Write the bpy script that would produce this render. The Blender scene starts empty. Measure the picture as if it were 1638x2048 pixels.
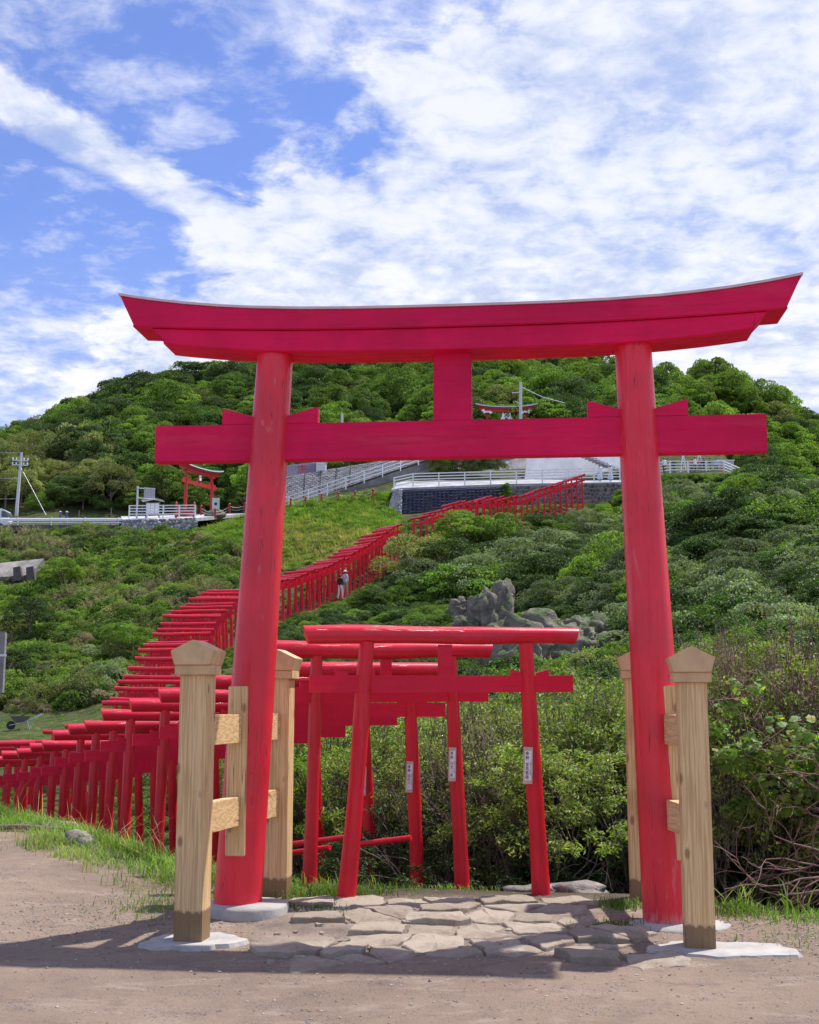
import bpy, bmesh, math, random
import numpy as np
from mathutils import Vector, Matrix, noise as mnoise
random.seed(7); rng = np.random.default_rng(7)
scene = bpy.context.scene
COL = scene.collection
PI = math.pi

# ------------------------------------------------------------------ camera
FPX, W0, H0, EYE = 2500.0, 1638.0, 2048.0, 1.5
PITCH = math.atan(376 / FPX)
cam_data = bpy.data.cameras.new('camera'); cam = bpy.data.objects.new('camera', cam_data); COL.objects.link(cam)
cam_data.sensor_fit = 'HORIZONTAL'; cam_data.sensor_width = 36; cam_data.lens = 36 * FPX / W0
cam_data.clip_start = 0.05; cam_data.clip_end = 2500
cam.location = (0, 0, EYE); cam.rotation_euler = (PI / 2 + PITCH, 0, 0)
scene.camera = cam

# ------------------------------------------------------------------ exposure, world, sun
scene.view_settings.view_transform = 'Standard'; scene.view_settings.look = 'None'
scene.view_settings.gamma = 1; scene.view_settings.use_curve_mapping = False
scene.view_settings.exposure = 0.66
SUN_DIR = Vector((1.75, 1.18, 4.0)).normalized()       # towards the sun: high, behind the gate, from the right
SUN_EL = math.asin(SUN_DIR.z); SUN_AZ = math.atan2(SUN_DIR.x, SUN_DIR.y)
sun = bpy.data.lights.new('sun', 'SUN'); sun.energy = 3.6; sun.angle = math.radians(0.9); sun.color = (1.0, 0.955, 0.88)
sun_o = bpy.data.objects.new('sun', sun); COL.objects.link(sun_o)
sun_o.rotation_euler = (-SUN_DIR).to_track_quat('-Z', 'Y').to_euler()

world = bpy.data.worlds.new("World"); scene.world = world; world.use_nodes = True
wn, wl = world.node_tree.nodes, world.node_tree.links
wn.clear()


class NB:
    """short-hand for building node graphs"""
    def __init__(self, tree): self.t = tree; self.n = tree.nodes; self.l = tree.links
    def node(self, typ, **kw):
        nd = self.n.new(typ)
        for k, v in kw.items(): setattr(nd, k, v)
        return nd
    def put(self, sock, v):
        if isinstance(v, bpy.types.NodeSocket): self.l.new(v, sock)
        elif v is not None:
            try: sock.default_value = v
            except Exception: sock.default_value = (v[0], v[1], v[2], 1) if len(v) == 3 else v
    def m(self, op, a, b=None, c=None, clamp=False):
        nd = self.node('ShaderNodeMath', operation=op, use_clamp=clamp)
        self.put(nd.inputs[0], a)
        if b is not None: self.put(nd.inputs[1], b)
        if c is not None: self.put(nd.inputs[2], c)
        return nd.outputs[0]
    def mix(self, f, a, b, mode='MIX'):
        nd = self.node('ShaderNodeMix', data_type='RGBA', blend_type=mode)
        self.put(nd.inputs[0], f); self.put(nd.inputs[6], col4(a)); self.put(nd.inputs[7], col4(b))
        return nd.outputs[2]
    def ramp(self, f, lo, hi, a=0.0, b=1.0, smooth=True):
        nd = self.node('ShaderNodeMapRange', interpolation_type='SMOOTHSTEP' if smooth else 'LINEAR')
        self.put(nd.inputs[0], f); self.put(nd.inputs[1], lo); self.put(nd.inputs[2], hi)
        self.put(nd.inputs[3], a); self.put(nd.inputs[4], b)
        return nd.outputs[0]
    def noise(self, vec=None, scale=5.0, detail=4.0, rough=0.55, dist=0.0, out=0):
        nd = self.node('ShaderNodeTexNoise')
        if vec is not None: self.l.new(vec, nd.inputs['Vector'])
        nd.inputs['Scale'].default_value = scale; nd.inputs['Detail'].default_value = detail
        nd.inputs['Roughness'].default_value = rough; nd.inputs['Distortion'].default_value = dist
        return nd.outputs[out]
    def scale(self, vec, s):
        nd = self.node('ShaderNodeVectorMath', operation='MULTIPLY')
        self.l.new(vec, nd.inputs[0]); nd.inputs[1].default_value = s
        return nd.outputs[0]
    def bump(self, h, strength=0.3, dist=0.01, normal=None):
        nd = self.node('ShaderNodeBump'); self.put(nd.inputs['Height'], h)
        nd.inputs['Strength'].default_value = strength; nd.inputs['Distance'].default_value = dist
        if normal is not None: self.l.new(normal, nd.inputs['Normal'])
        return nd.outputs[0]


def col4(c):
    if isinstance(c, bpy.types.NodeSocket): return c
    return (c[0], c[1], c[2], 1.0) if len(c) == 3 else c


w = NB(world.node_tree)
sky = w.node('ShaderNodeTexSky', sky_type='NISHITA', sun_disc=False)
sky.sun_elevation = SUN_EL; sky.sun_rotation = SUN_AZ; sky.altitude = 20; sky.air_density = 1.0; sky.dust_density = 0.4; sky.ozone_density = 3.0
tc = w.node('ShaderNodeTexCoord')
sep = w.node('ShaderNodeSeparateXYZ'); w.l.new(tc.outputs['Generated'], sep.inputs[0])
X, Y, Z = sep.outputs
zc = w.m('ADD', w.m('MAXIMUM', Z, 0.0), 0.12)
comb = w.node('ShaderNodeCombineXYZ')
w.l.new(w.m('DIVIDE', X, zc), comb.inputs[0]); w.l.new(w.m('DIVIDE', Y, zc), comb.inputs[1])
q = comb.outputs[0]                                     # position on a flat cloud sheet
n1 = w.noise(q, 1.3, 3, 0.55, 0.2)
n2 = w.noise(q, 5.0, 8, 0.62, 0.25)
n3 = w.noise(q, 15.0, 6, 0.6, 0.35)
yy = w.m('MAXIMUM', Y, 0.05)
u = w.m('DIVIDE', X, yy); v = w.m('DIVIDE', Z, yy)      # slopes of the direction: where the cloud banks lie over the hill


def sky_uv(px, py):
    du = (px - 819) / FPX; dv = (1024 - py) / FPX
    y = math.cos(PITCH) - dv * math.sin(PITCH); z = math.sin(PITCH) + dv * math.cos(PITCH)
    return du / y, z / y


def side_of(p0, p1, wob=0.0):
    """signed distance (slope units) from the line p0-p1, positive to its right-hand/below side"""
    (a, b), (c, d) = sky_uv(*p0), sky_uv(*p1)
    L = math.hypot(c - a, d - b); nx, ny = (d - b) / L, -(c - a) / L
    s = w.m('ADD', w.m('MULTIPLY', u, nx), w.m('ADD', w.m('MULTIPLY', v, ny), -(a * nx + b * ny)))
    if wob: s = w.m('ADD', s, w.m('MULTIPLY', w.m('SUBTRACT', n2, 0.5), wob))
    return s


# big bank: lower right of a broken diagonal edge
e1 = w.ramp(side_of((330, 560), (560, 250), 0.22), -0.030, 0.060)
e2 = w.ramp(side_of((420, 330), (1100, -60), 0.26), -0.045, 0.075)
bank = w.m('MULTIPLY', e1, e2)
# long streak from the upper left
st = w.m('ABSOLUTE', side_of((0, 190), (470, 440), 0.035))
streak = w.m('MULTIPLY', w.ramp(st, 0.028, 0.008), w.ramp(u, 0.02, -0.10))
low = w.ramp(v, 0.36, 0.25, 0.0, 0.62)                   # the sky whitens towards the hill
top = w.m('MULTIPLY', w.ramp(v, 0.46, 0.56), 0.22)
cov = w.m('ADD', w.m('ADD', w.m('MULTIPLY', bank, 0.95), w.m('MULTIPLY', streak, 1.0)), w.m('ADD', low, top))
tex = w.m('ADD', w.m('ADD', w.m('MULTIPLY', n1, 0.45), w.m('MULTIPLY', n2, 0.85)), w.m('MULTIPLY', n3, 0.45))   # mean ~0.87
dens = w.m('ADD', w.m('MULTIPLY', w.m('SUBTRACT', tex, 0.87), 2.3), w.m('SUBTRACT', cov, 0.18))
ahead = w.ramp(Y, 0.0, 0.25)
dens_b = w.m('MULTIPLY', w.m('SUBTRACT', tex, 0.80), 2.6)
mixn = w.node('ShaderNodeMix', data_type='FLOAT'); w.put(mixn.inputs[0], ahead); w.put(mixn.inputs[2], dens_b); w.put(mixn.inputs[3], dens)
dens = w.ramp(mixn.outputs[0], -0.12, 0.62, 0.0, 1.0, smooth=False)
cloud_col = w.mix(w.ramp(w.m('ADD', w.m('MULTIPLY', n2, 0.6), w.m('MULTIPLY', n3, 0.4)), 0.38, 0.60), (0.46, 0.53, 0.70), (0.80, 0.81, 0.85))
blue = w.mix(1.0, sky.outputs[0], (0.90, 0.95, 1.38), 'MULTIPLY')
b1 = w.node('ShaderNodeBackground'); w.put(b1.inputs[0], blue); b1.inputs[1].default_value = 0.086
b2 = w.node('ShaderNodeBackground'); w.put(b2.inputs[0], cloud_col); b2.inputs[1].default_value = 0.82
ms = w.node('ShaderNodeMixShader'); w.put(ms.inputs[0], w.m('ADD', w.m('MULTIPLY', dens, 0.80), w.m('ADD', 0.05, w.m('MULTIPLY', w.ramp(v, 0.42, 0.26), 0.14)))); w.l.new(b1.outputs[0], ms.inputs[1]); w.l.new(b2.outputs[0], ms.inputs[2])
wo = w.node('ShaderNodeOutputWorld'); w.l.new(ms.outputs[0], wo.inputs[0])


# ------------------------------------------------------------------ measuring and object helpers
def ray(px, py):
    u_, v_ = (px - 819) / FPX, (1024 - py) / FPX
    return np.array([u_, math.cos(PITCH) - v_ * math.sin(PITCH), math.sin(PITCH) + v_ * math.cos(PITCH)])


def at(px, py, Yd):
    """surveyed point: the place at ground distance Yd seen in the photograph at px, py"""
    d = ray(px, py); return Vector(np.array([0, 0, EYE]) + d * Yd / d[1])


def link(name, me, mat=None, parent=None):
    o = bpy.data.objects.new(name, me); COL.objects.link(o)
    if mat is not None and me is not None and not me.materials: me.materials.append(mat)
    if parent is not None: o.parent = parent
    return o


def thing(name, label, cat, loc=(0, 0, 0), rz=0.0, group=None):
    o = bpy.data.objects.new(name, None); COL.objects.link(o)
    o.empty_display_size = 0.2; o.location = loc; o.rotation_euler = (0, 0, rz)
    return tag(o, label, cat, group)


def tag(o, label=None, cat=None, group=None, kind=None):
    if label: o['label'] = label
    if cat: o['category'] = cat
    if group: o['group'] = group
    if kind: o['kind'] = kind
    return o


def copy_tree(o, parent=None):
    c = o.copy(); COL.objects.link(c)
    if parent is not None: c.parent = parent
    for ch in o.children: copy_tree(ch, c)
    return c


class MB:
    """collects shapes, then becomes one mesh"""
    def __init__(self): self.v = []; self.f = []; self.smooth = []
    def add(self, vs, fs, smooth=False):
        b = len(self.v); self.v += [tuple(x) for x in vs]
        for f in fs: self.f.append([b + i for i in f]); self.smooth.append(smooth)
        return self
    def box(self, c, s, M=None, taper=0.0):
        x, y, z = s[0] / 2, s[1] / 2, s[2] / 2
        vs = []
        for dz in (-1, 1):
            k = 1 - taper if dz > 0 else 1
            for dx, dy in ((-1, -1), (1, -1), (1, 1), (-1, 1)): vs.append(Vector((dx * x * k, dy * y * k, dz * z)))
        if M is not None: vs = [M @ p for p in vs]
        vs = [p + Vector(c) for p in vs]
        return self.add(vs, [(3, 2, 1, 0), (4, 5, 6, 7), (0, 1, 5, 4), (1, 2, 6, 5), (2, 3, 7, 6), (3, 0, 4, 7)])
    def bar(self, p, q, wdt, hgt, up=Vector((0, 0, 1))):
        p, q = Vector(p), Vector(q); d = (q - p)
        if d.length < 1e-6: return self
        d.normalize(); s = d.cross(up)
        if s.length < 1e-4: s = d.cross(Vector((0, 1, 0)))
        s.normalize(); t = s.cross(d)
        vs = []
        for c in (p, q):
            for a, b in ((-1, -1), (1, -1), (1, 1), (-1, 1)): vs.append(c + s * a * wdt / 2 + t * b * hgt / 2)
        return self.add(vs, [(0, 1, 2, 3), (7, 6, 5, 4), (4, 5, 1, 0), (5, 6, 2, 1), (6, 7, 3, 2), (7, 4, 0, 3)])
    def tube(self, pts, radii, n=8, caps=True, smooth=True):
        pts = [Vector(p) for p in pts]
        if not hasattr(radii, '__len__'): radii = [radii] * len(pts)
        vs, fs = [], []
        a = None
        for i, p in enumerate(pts):
            d = (pts[min(i + 1, len(pts) - 1)] - pts[max(i - 1, 0)])
            if d.length < 1e-9: d = Vector((0, 0, 1))
            d.normalize()
            if a is None:
                a = d.cross(Vector((0, 0, 1)) if abs(d.z) < 0.9 else Vector((0, 1, 0))); a.normalize()
            else:
                a = a - d * a.dot(d); a.normalize()
            b = d.cross(a)
            for k in range(n):
                t = 2 * PI * k / n; vs.append(p + (a * math.cos(t) + b * math.sin(t)) * radii[i])
        for i in range(len(pts) - 1):
            for k in range(n):
                k2 = (k + 1) % n; fs.append((i * n + k, i * n + k2, (i + 1) * n + k2, (i + 1) * n + k))
        self.add(vs, fs, smooth)
        if caps:
            self.add(vs[:n], [tuple(range(n))[::-1]]); self.add(vs[-n:], [tuple(range(n))])
        return self
    def prism(self, poly, lo, hi, M=None):
        """poly in x,z; extruded along y from lo to hi"""
        n = len(poly)
        vs = [Vector((x, lo, z)) for x, z in poly] + [Vector((x, hi, z)) for x, z in poly]
        if M is not None: vs = [M @ p for p in vs]
        fs = [tuple(range(n)), tuple(range(2 * n - 1, n - 1, -1))] + [((i + 1) % n, i, n + i, n + (i + 1) % n) for i in range(n)]
        return self.add(vs, fs)
    def mesh(self, name):
        me = bpy.data.meshes.new(name); me.from_pydata(self.v, [], self.f)
        me.polygons.foreach_set('use_smooth', self.smooth); me.update(); return me
    def build(self, name, mat, parent=None, bevel=0.0):
        me = self.mesh(name)
        if bevel > 0:
            bm = bmesh.new(); bm.from_mesh(me); bmesh.ops.remove_doubles(bm, verts=bm.verts, dist=1e-5)
            bmesh.ops.recalc_face_normals(bm, faces=bm.faces)
            bmesh.ops.bevel(bm, geom=[e for e in bm.edges if e.calc_face_angle(0) > 0.5], offset=bevel, segments=2, affect='EDGES', clamp_overlap=True)
            bm.to_mesh(me); bm.free()
        return link(name, me, mat, parent)


def mesh_np(name, V, F, smooth=False):
    me = bpy.data.meshes.new(name); F = np.asarray(F, dtype=np.int32); V = np.asarray(V, dtype=np.float32)
    me.vertices.add(len(V)); me.vertices.foreach_set('co', V.ravel())
    k = F.shape[1]; me.loops.add(F.size); me.loops.foreach_set('vertex_index', F.ravel())
    me.polygons.add(len(F)); me.polygons.foreach_set('loop_start', np.arange(0, F.size, k, dtype=np.int32))
    me.polygons.foreach_set('use_smooth', np.full(len(F), smooth, dtype=bool))
    me.update(calc_edges=True); return me


# ------------------------------------------------------------------ materials
def material(name):
    m = bpy.data.materials.new(name); m.use_nodes = True
    nb = NB(m.node_tree); nb.n.clear()
    out = nb.node('ShaderNodeOutputMaterial'); bs = nb.node('ShaderNodeBsdfPrincipled')
    nb.l.new(bs.outputs[0], out.inputs[0]); nb.out = out; nb.bs = bs
    return m, nb


def plain(name, c, rough=0.7, metal=0.0, var=0.12, nscale=6.0, bump=0.15, bdist=0.01):
    m, nb = material(name); t = nb.node('ShaderNodeTexCoord').outputs['Object']
    n = nb.noise(t, nscale, 6, 0.6)
    k = nb.ramp(n, 0.3, 0.7, 1 - var * 1.6, 1 + var, smooth=False)
    mul = nb.node('ShaderNodeVectorMath', operation='SCALE'); mul.inputs[0].default_value = c[:3]; nb.l.new(k, mul.inputs[3])
    nb.l.new(mul.outputs[0], nb.bs.inputs['Base Color'])
    nb.bs.inputs['Roughness'].default_value = rough; nb.bs.inputs['Metallic'].default_value = metal
    if bump: nb.l.new(nb.bump(nb.noise(t, nscale * 6, 5, 0.6), bump, bdist), nb.bs.inputs['Normal'])
    return m


def red_paint(name, c, rough, stretch, scuff=False, crack=0.0, spec=0.5):
    m, nb = material(name); t = nb.node('ShaderNodeTexCoord').outputs['Object']
    big = nb.noise(t, 1.7, 4, 0.6)
    gr = nb.noise(nb.scale(t, stretch), 1.0, 8, 0.65)
    base = nb.mix(nb.ramp(big, 0.3, 0.7), [x * 0.80 for x in c], [min(1, x * 1.10) for x in c])
    base = nb.mix(nb.m('MULTIPLY', nb.ramp(gr, 0.55, 0.75), 0.35), base, [x * 0.55 for x in c])
    oi = nb.node('ShaderNodeObjectInfo').outputs['Random']
    base = nb.mix(nb.m('MULTIPLY', oi, 0.32), base, [c[0] * 0.62, c[1] * 1.5, c[2] * 0.8])
    fade = nb.m('MULTIPLY', nb.ramp(nb.noise(nb.scale(t, [max(0.8, q_ * 0.12) for q_ in stretch]), 1.0, 6, 0.7), 0.52, 0.72), 0.22)
    base = nb.mix(fade, base, (0.78, 0.10, 0.11))
    grime = nb.m('MULTIPLY', nb.ramp(nb.noise(nb.scale(t, [max(0.6, q_ * 0.2) for q_ in stretch]), 1.3, 5, 0.7), 0.56, 0.78), 0.35)
    base = nb.mix(grime, base, (0.20, 0.012, 0.02))
    h = nb.m('MULTIPLY', gr, 0.8)
    if crack:
        cr = nb.noise(nb.scale(t, [s * 0.35 for s in stretch]), 1.0, 3, 0.5, 1.0)
        ck = nb.ramp(nb.m('ABSOLUTE', nb.m('SUBTRACT', cr, 0.5)), 0.012, 0.0)
        ck = nb.m('MULTIPLY', ck, nb.ramp(nb.noise(t, 2.3, 2, 0.5), 0.48, 0.58))
        base = nb.mix(nb.m('MULTIPLY', ck, crack), base, (0.06, 0.004, 0.006)); h = nb.m('SUBTRACT', h, nb.m('MULTIPLY', ck, 0.8))
    if scuff:
        s1 = nb.ramp(nb.noise(nb.scale(t, (9, 9, 2.2)), 1.0, 9, 0.75, 0.4), 0.56, 0.70)
        s2 = nb.ramp(nb.noise(t, 1.15, 2, 0.5), 0.46, 0.62)
        base = nb.mix(nb.m('MULTIPLY', nb.m('MULTIPLY', s1, s2), 0.55), base, (0.80, 0.30, 0.30))
        z = nb.node('ShaderNodeSeparateXYZ'); nb.l.new(t, z.inputs[0])
        foot = nb.ramp(nb.m('ADD', z.outputs[2], nb.m('MULTIPLY', nb.noise(nb.scale(t, (60, 60, 9)), 1, 5, 0.7), 0.30)), 0.27, 0.14)
        base = nb.mix(nb.m('MULTIPLY', foot, 0.55), base, (0.55, 0.42, 0.42))
    nb.l.new(base, nb.bs.inputs['Base Color'])
    nb.put(nb.bs.inputs['Roughness'], nb.ramp(gr, 0.3, 0.7, rough * 0.8, rough * 1.25))
    nb.bs.inputs['Specular IOR Level'].default_value = spec
    nb.l.new(nb.bump(h, 0.35, 0.004), nb.bs.inputs['Normal'])
    return m


RED = (0.62, 0.012, 0.045)
M_PILLAR = red_paint('red_paint_pillar', (0.84, 0.022, 0.050), 0.32, (60, 60, 1.6), scuff=True, crack=0.7, spec=0.45)
M_BEAM = red_paint('red_paint_beam', (0.80, 0.006, 0.085), 0.55, (2.0, 30, 45), spec=0.2)
M_GATE_V = red_paint('red_paint_gate_post', (0.74, 0.012, 0.030), 0.36, (70, 70, 2.5), crack=0.5, spec=0.35)
M_GATE_H = red_paint('red_paint_gate_log', (0.72, 0.013, 0.040), 0.25, (2.0, 60, 60), crack=0.8)
M_GATE_N = red_paint('red_paint_gate_tie', (0.78, 0.012, 0.050), 0.5, (2.5, 40, 60), spec=0.25)


def new_wood(name, stretch, stain=False):
    m, nb = material(name); t = nb.node('ShaderNodeTexCoord').outputs['Object']
    warp = nb.noise(nb.scale(t, [max(s * 0.07, 0.35) for s in stretch]), 1.0, 3, 0.5)
    addv = nb.node('ShaderNodeVectorMath', operation='ADD'); nb.l.new(nb.scale(t, stretch), addv.inputs[0])
    cc = nb.node('ShaderNodeCombineXYZ')
    for i in range(3): nb.l.new(nb.m('MULTIPLY', warp, 3.2), cc.inputs[i])
    nb.l.new(cc.outputs[0], addv.inputs[1])
    ring = nb.noise(addv.outputs[0], 1.0, 2, 0.4)
    ring = nb.m('SINE', nb.m('MULTIPLY', ring, 34.0))
    fine = nb.noise(nb.scale(t, [s * 4 for s in stretch]), 1.0, 6, 0.7)
    base = nb.mix(nb.ramp(ring, -0.8, 1.0), (0.80, 0.555, 0.28), (0.63, 0.40, 0.175))
    base = nb.mix(nb.m('MULTIPLY', nb.ramp(fine, 0.42, 0.75), 0.6), base, (0.42, 0.25, 0.11))
    kn = nb.node('ShaderNodeTexVoronoi'); nb.l.new(nb.scale(t, [5.5, 5.5, 2.6] if stretch[2] < stretch[0] else [5.5, 2.6, 5.5]), kn.inputs['Vector'])
    kn.inputs['Scale'].default_value = 1.0
    knot = nb.ramp(kn.outputs['Distance'], 0.13, 0.06)
    base = nb.mix(nb.m('MULTIPLY', knot, 0.8), base, (0.24, 0.12, 0.05))
    ck = nb.noise(nb.scale(t, [s * 0.35 for s in stretch]), 1.0, 2, 0.5, 0.6)
    ck = nb.m('MULTIPLY', nb.ramp(nb.m('ABSOLUTE', nb.m('SUBTRACT', ck, 0.5)), 0.013, 0.0), nb.ramp(nb.noise(t, 2.0, 2, 0.5), 0.47, 0.54))
    base = nb.mix(nb.m('MULTIPLY', ck, 0.8), base, (0.12, 0.06, 0.03))
    if stain:
        z = nb.node('ShaderNodeSeparateXYZ'); nb.l.new(t, z.inputs[0])
        e = nb.m('ADD', z.outputs[2], nb.m('MULTIPLY', nb.noise(nb.scale(t, (38, 38, 14)), 1, 5, 0.65), -0.085))
        damp = nb.ramp(e, 0.135, 0.115)
        base = nb.mix(nb.m('MULTIPLY', damp, 0.86), base, (0.175, 0.105, 0.05))
    nb.l.new(base, nb.bs.inputs['Base Color']); nb.bs.inputs['Roughness'].default_value = 0.62
    nb.l.new(nb.bump(nb.m('SUBTRACT', nb.m('MULTIPLY', fine, 0.5), ck), 0.3, 0.003), nb.bs.inputs['Normal'])
    return m


M_WOOD_V = new_wood('new_timber_upright', (34, 34, 1.0), stain=True)
M_WOOD_B = new_wood('new_timber_board', (36, 36, 1.0))
M_WOOD_H = new_wood('new_timber_rail', (22, 1.0, 22))
M_WOOD_E = plain('new_timber_end', (0.66, 0.45, 0.23), 0.6, var=0.12, nscale=9, bump=0.2, bdist=0.003)
M_CONC = plain('pale_mortar', (0.41, 0.39, 0.37), 0.85, var=0.18, nscale=5, bump=0.5)
M_WHITE = plain('white_rail_paint', (0.90, 0.90, 0.90), 0.45, var=0.04, bump=0.0)
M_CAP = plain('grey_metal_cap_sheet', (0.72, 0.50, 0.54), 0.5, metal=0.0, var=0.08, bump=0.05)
M_GREY = plain('grey_concrete', (0.27, 0.265, 0.27), 0.85, var=0.25, nscale=1.5, bump=0.4, bdist=0.05)
M_GREYL = plain('light_concrete', (0.52, 0.52, 0.55), 0.85, var=0.10, nscale=1.2, bump=0.4, bdist=0.05)
M_POLE = plain('pole_concrete', (0.60, 0.61, 0.63), 0.7, var=0.06, bump=0.0)
M_DARK = plain('dark_rubber', (0.02, 0.02, 0.025), 0.5, var=0.05, bump=0.0)
M_GALV = plain('galvanised_steel', (0.62, 0.65, 0.66), 0.35, metal=0.5, var=0.08, bump=0.0)
M_CHAIN = plain('chain_steel', (0.45, 0.45, 0.45), 0.5, metal=0.4, bump=0.0)
M_BROWN = plain('brown_fence_wood', (0.13, 0.045, 0.022), 0.7, var=0.2)
M_REDSIMPLE = plain('red_paint_far', (0.52, 0.025, 0.025), 0.5, var=0.1, bump=0.0)
M_TEAL = plain('verdigris_roof', (0.20, 0.42, 0.38), 0.5, var=0.1, bump=0.0)
M_BARK = plain('bark', (0.20, 0.155, 0.125), 0.9, var=0.3, nscale=14, bump=0.5)
M_TWIG = plain('pale_twig', (0.18, 0.145, 0.12), 0.85, var=0.3, nscale=10, bump=0.0)
M_TWIGR = plain('reddish_twig', (0.24, 0.14, 0.12), 0.85, var=0.3, nscale=10, bump=0.0)
M_GLASS = plain('vehicle_glass', (0.08, 0.10, 0.12), 0.08, var=0.0, bump=0.0)


def leaf_mat(name, a, b, c, trans=0.35, rough=0.55, spec=0.22, sheen=0.0):
    """leaf: three natural tones picked per leaf, light passes through"""
    m, nb = material(name)
    g = nb.node('ShaderNodeNewGeometry').outputs['Random Per Island']
    oi = nb.node('ShaderNodeObjectInfo').outputs['Random']
    f = nb.m('FRACT', nb.m('ADD', nb.m('MULTIPLY', oi, 7.13), nb.m('MULTIPLY', g, 1.0)))
    base = nb.mix(nb.ramp(g, 0.0, 0.75, smooth=False), a, b)
    base = nb.mix(nb.ramp(g, 0.80, 1.0, smooth=False), base, c)
    t = nb.node('ShaderNodeTexCoord').outputs['Object']
    k = nb.ramp(nb.noise(t, 0.9, 3, 0.5), 0.35, 0.65, 0.62, 1.28)
    k = nb.m('MULTIPLY', k, nb.ramp(oi, 0.0, 1.0, 0.62, 1.30, smooth=False))
    sc = nb.node('ShaderNodeVectorMath', operation='SCALE'); nb.l.new(base, sc.inputs[0]); nb.l.new(k, sc.inputs[3])
    nb.l.new(sc.outputs[0], nb.bs.inputs['Base Color'])
    nb.bs.inputs['Roughness'].default_value = rough; nb.bs.inputs['Specular IOR Level'].default_value = spec
    tr = nb.node('ShaderNodeBsdfTranslucent')
    tcol = nb.mix(1.0, sc.outputs[0], (1.5, 1.7, 0.5), 'MULTIPLY'); nb.l.new(tcol, tr.inputs[0])
    mx = nb.node('ShaderNodeMixShader'); mx.inputs[0].default_value = trans
    nb.l.new(nb.bs.outputs[0], mx.inputs[1]); nb.l.new(tr.outputs[0], mx.inputs[2]); nb.l.new(mx.outputs[0], nb.out.inputs[0])
    return m


L_WOOD = leaf_mat('leaf_woodland', (0.085, 0.163, 0.029), (0.156, 0.254, 0.046), (0.286, 0.351, 0.091))
L_DARK = leaf_mat('leaf_dark_evergreen', (0.046, 0.098, 0.023), (0.091, 0.156, 0.039), (0.182, 0.208, 0.091), 0.25)
L_BRIGHT = leaf_mat('leaf_fresh', (0.130, 0.225, 0.036), (0.200, 0.300, 0.055), (0.330, 0.390, 0.110), 0.38)
L_SILVER = leaf_mat('leaf_silvery', (0.143, 0.195, 0.091), (0.247, 0.299, 0.169), (0.364, 0.403, 0.273), 0.25, 0.6, 0.15)
L_SCRUB = leaf_mat('leaf_scrub', (0.156, 0.195, 0.065), (0.260, 0.286, 0.104), (0.442, 0.364, 0.208), 0.3)
L_DRY = leaf_mat('leaf_dry', (0.24, 0.20, 0.14), (0.33, 0.28, 0.20), (0.44, 0.36, 0.29), 0.25)
L_HEDGE = leaf_mat('leaf_pittosporum', (0.130, 0.195, 0.039), (0.234, 0.305, 0.065), (0.468, 0.481, 0.195), 0.35, 0.5, 0.35)
L_VINE = leaf_mat('leaf_vine', (0.20, 0.36, 0.06), (0.32, 0.50, 0.09), (0.60, 0.52, 0.10), 0.5, 0.5, 0.3)
L_GRASS = leaf_mat('grass_blade', (0.11, 0.22, 0.035), (0.19, 0.31, 0.06), (0.40, 0.40, 0.20), 0.4)
L_STRAW = leaf_mat('straw_blade', (0.38, 0.31, 0.16), (0.50, 0.42, 0.23), (0.28, 0.31, 0.10), 0.35)

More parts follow.
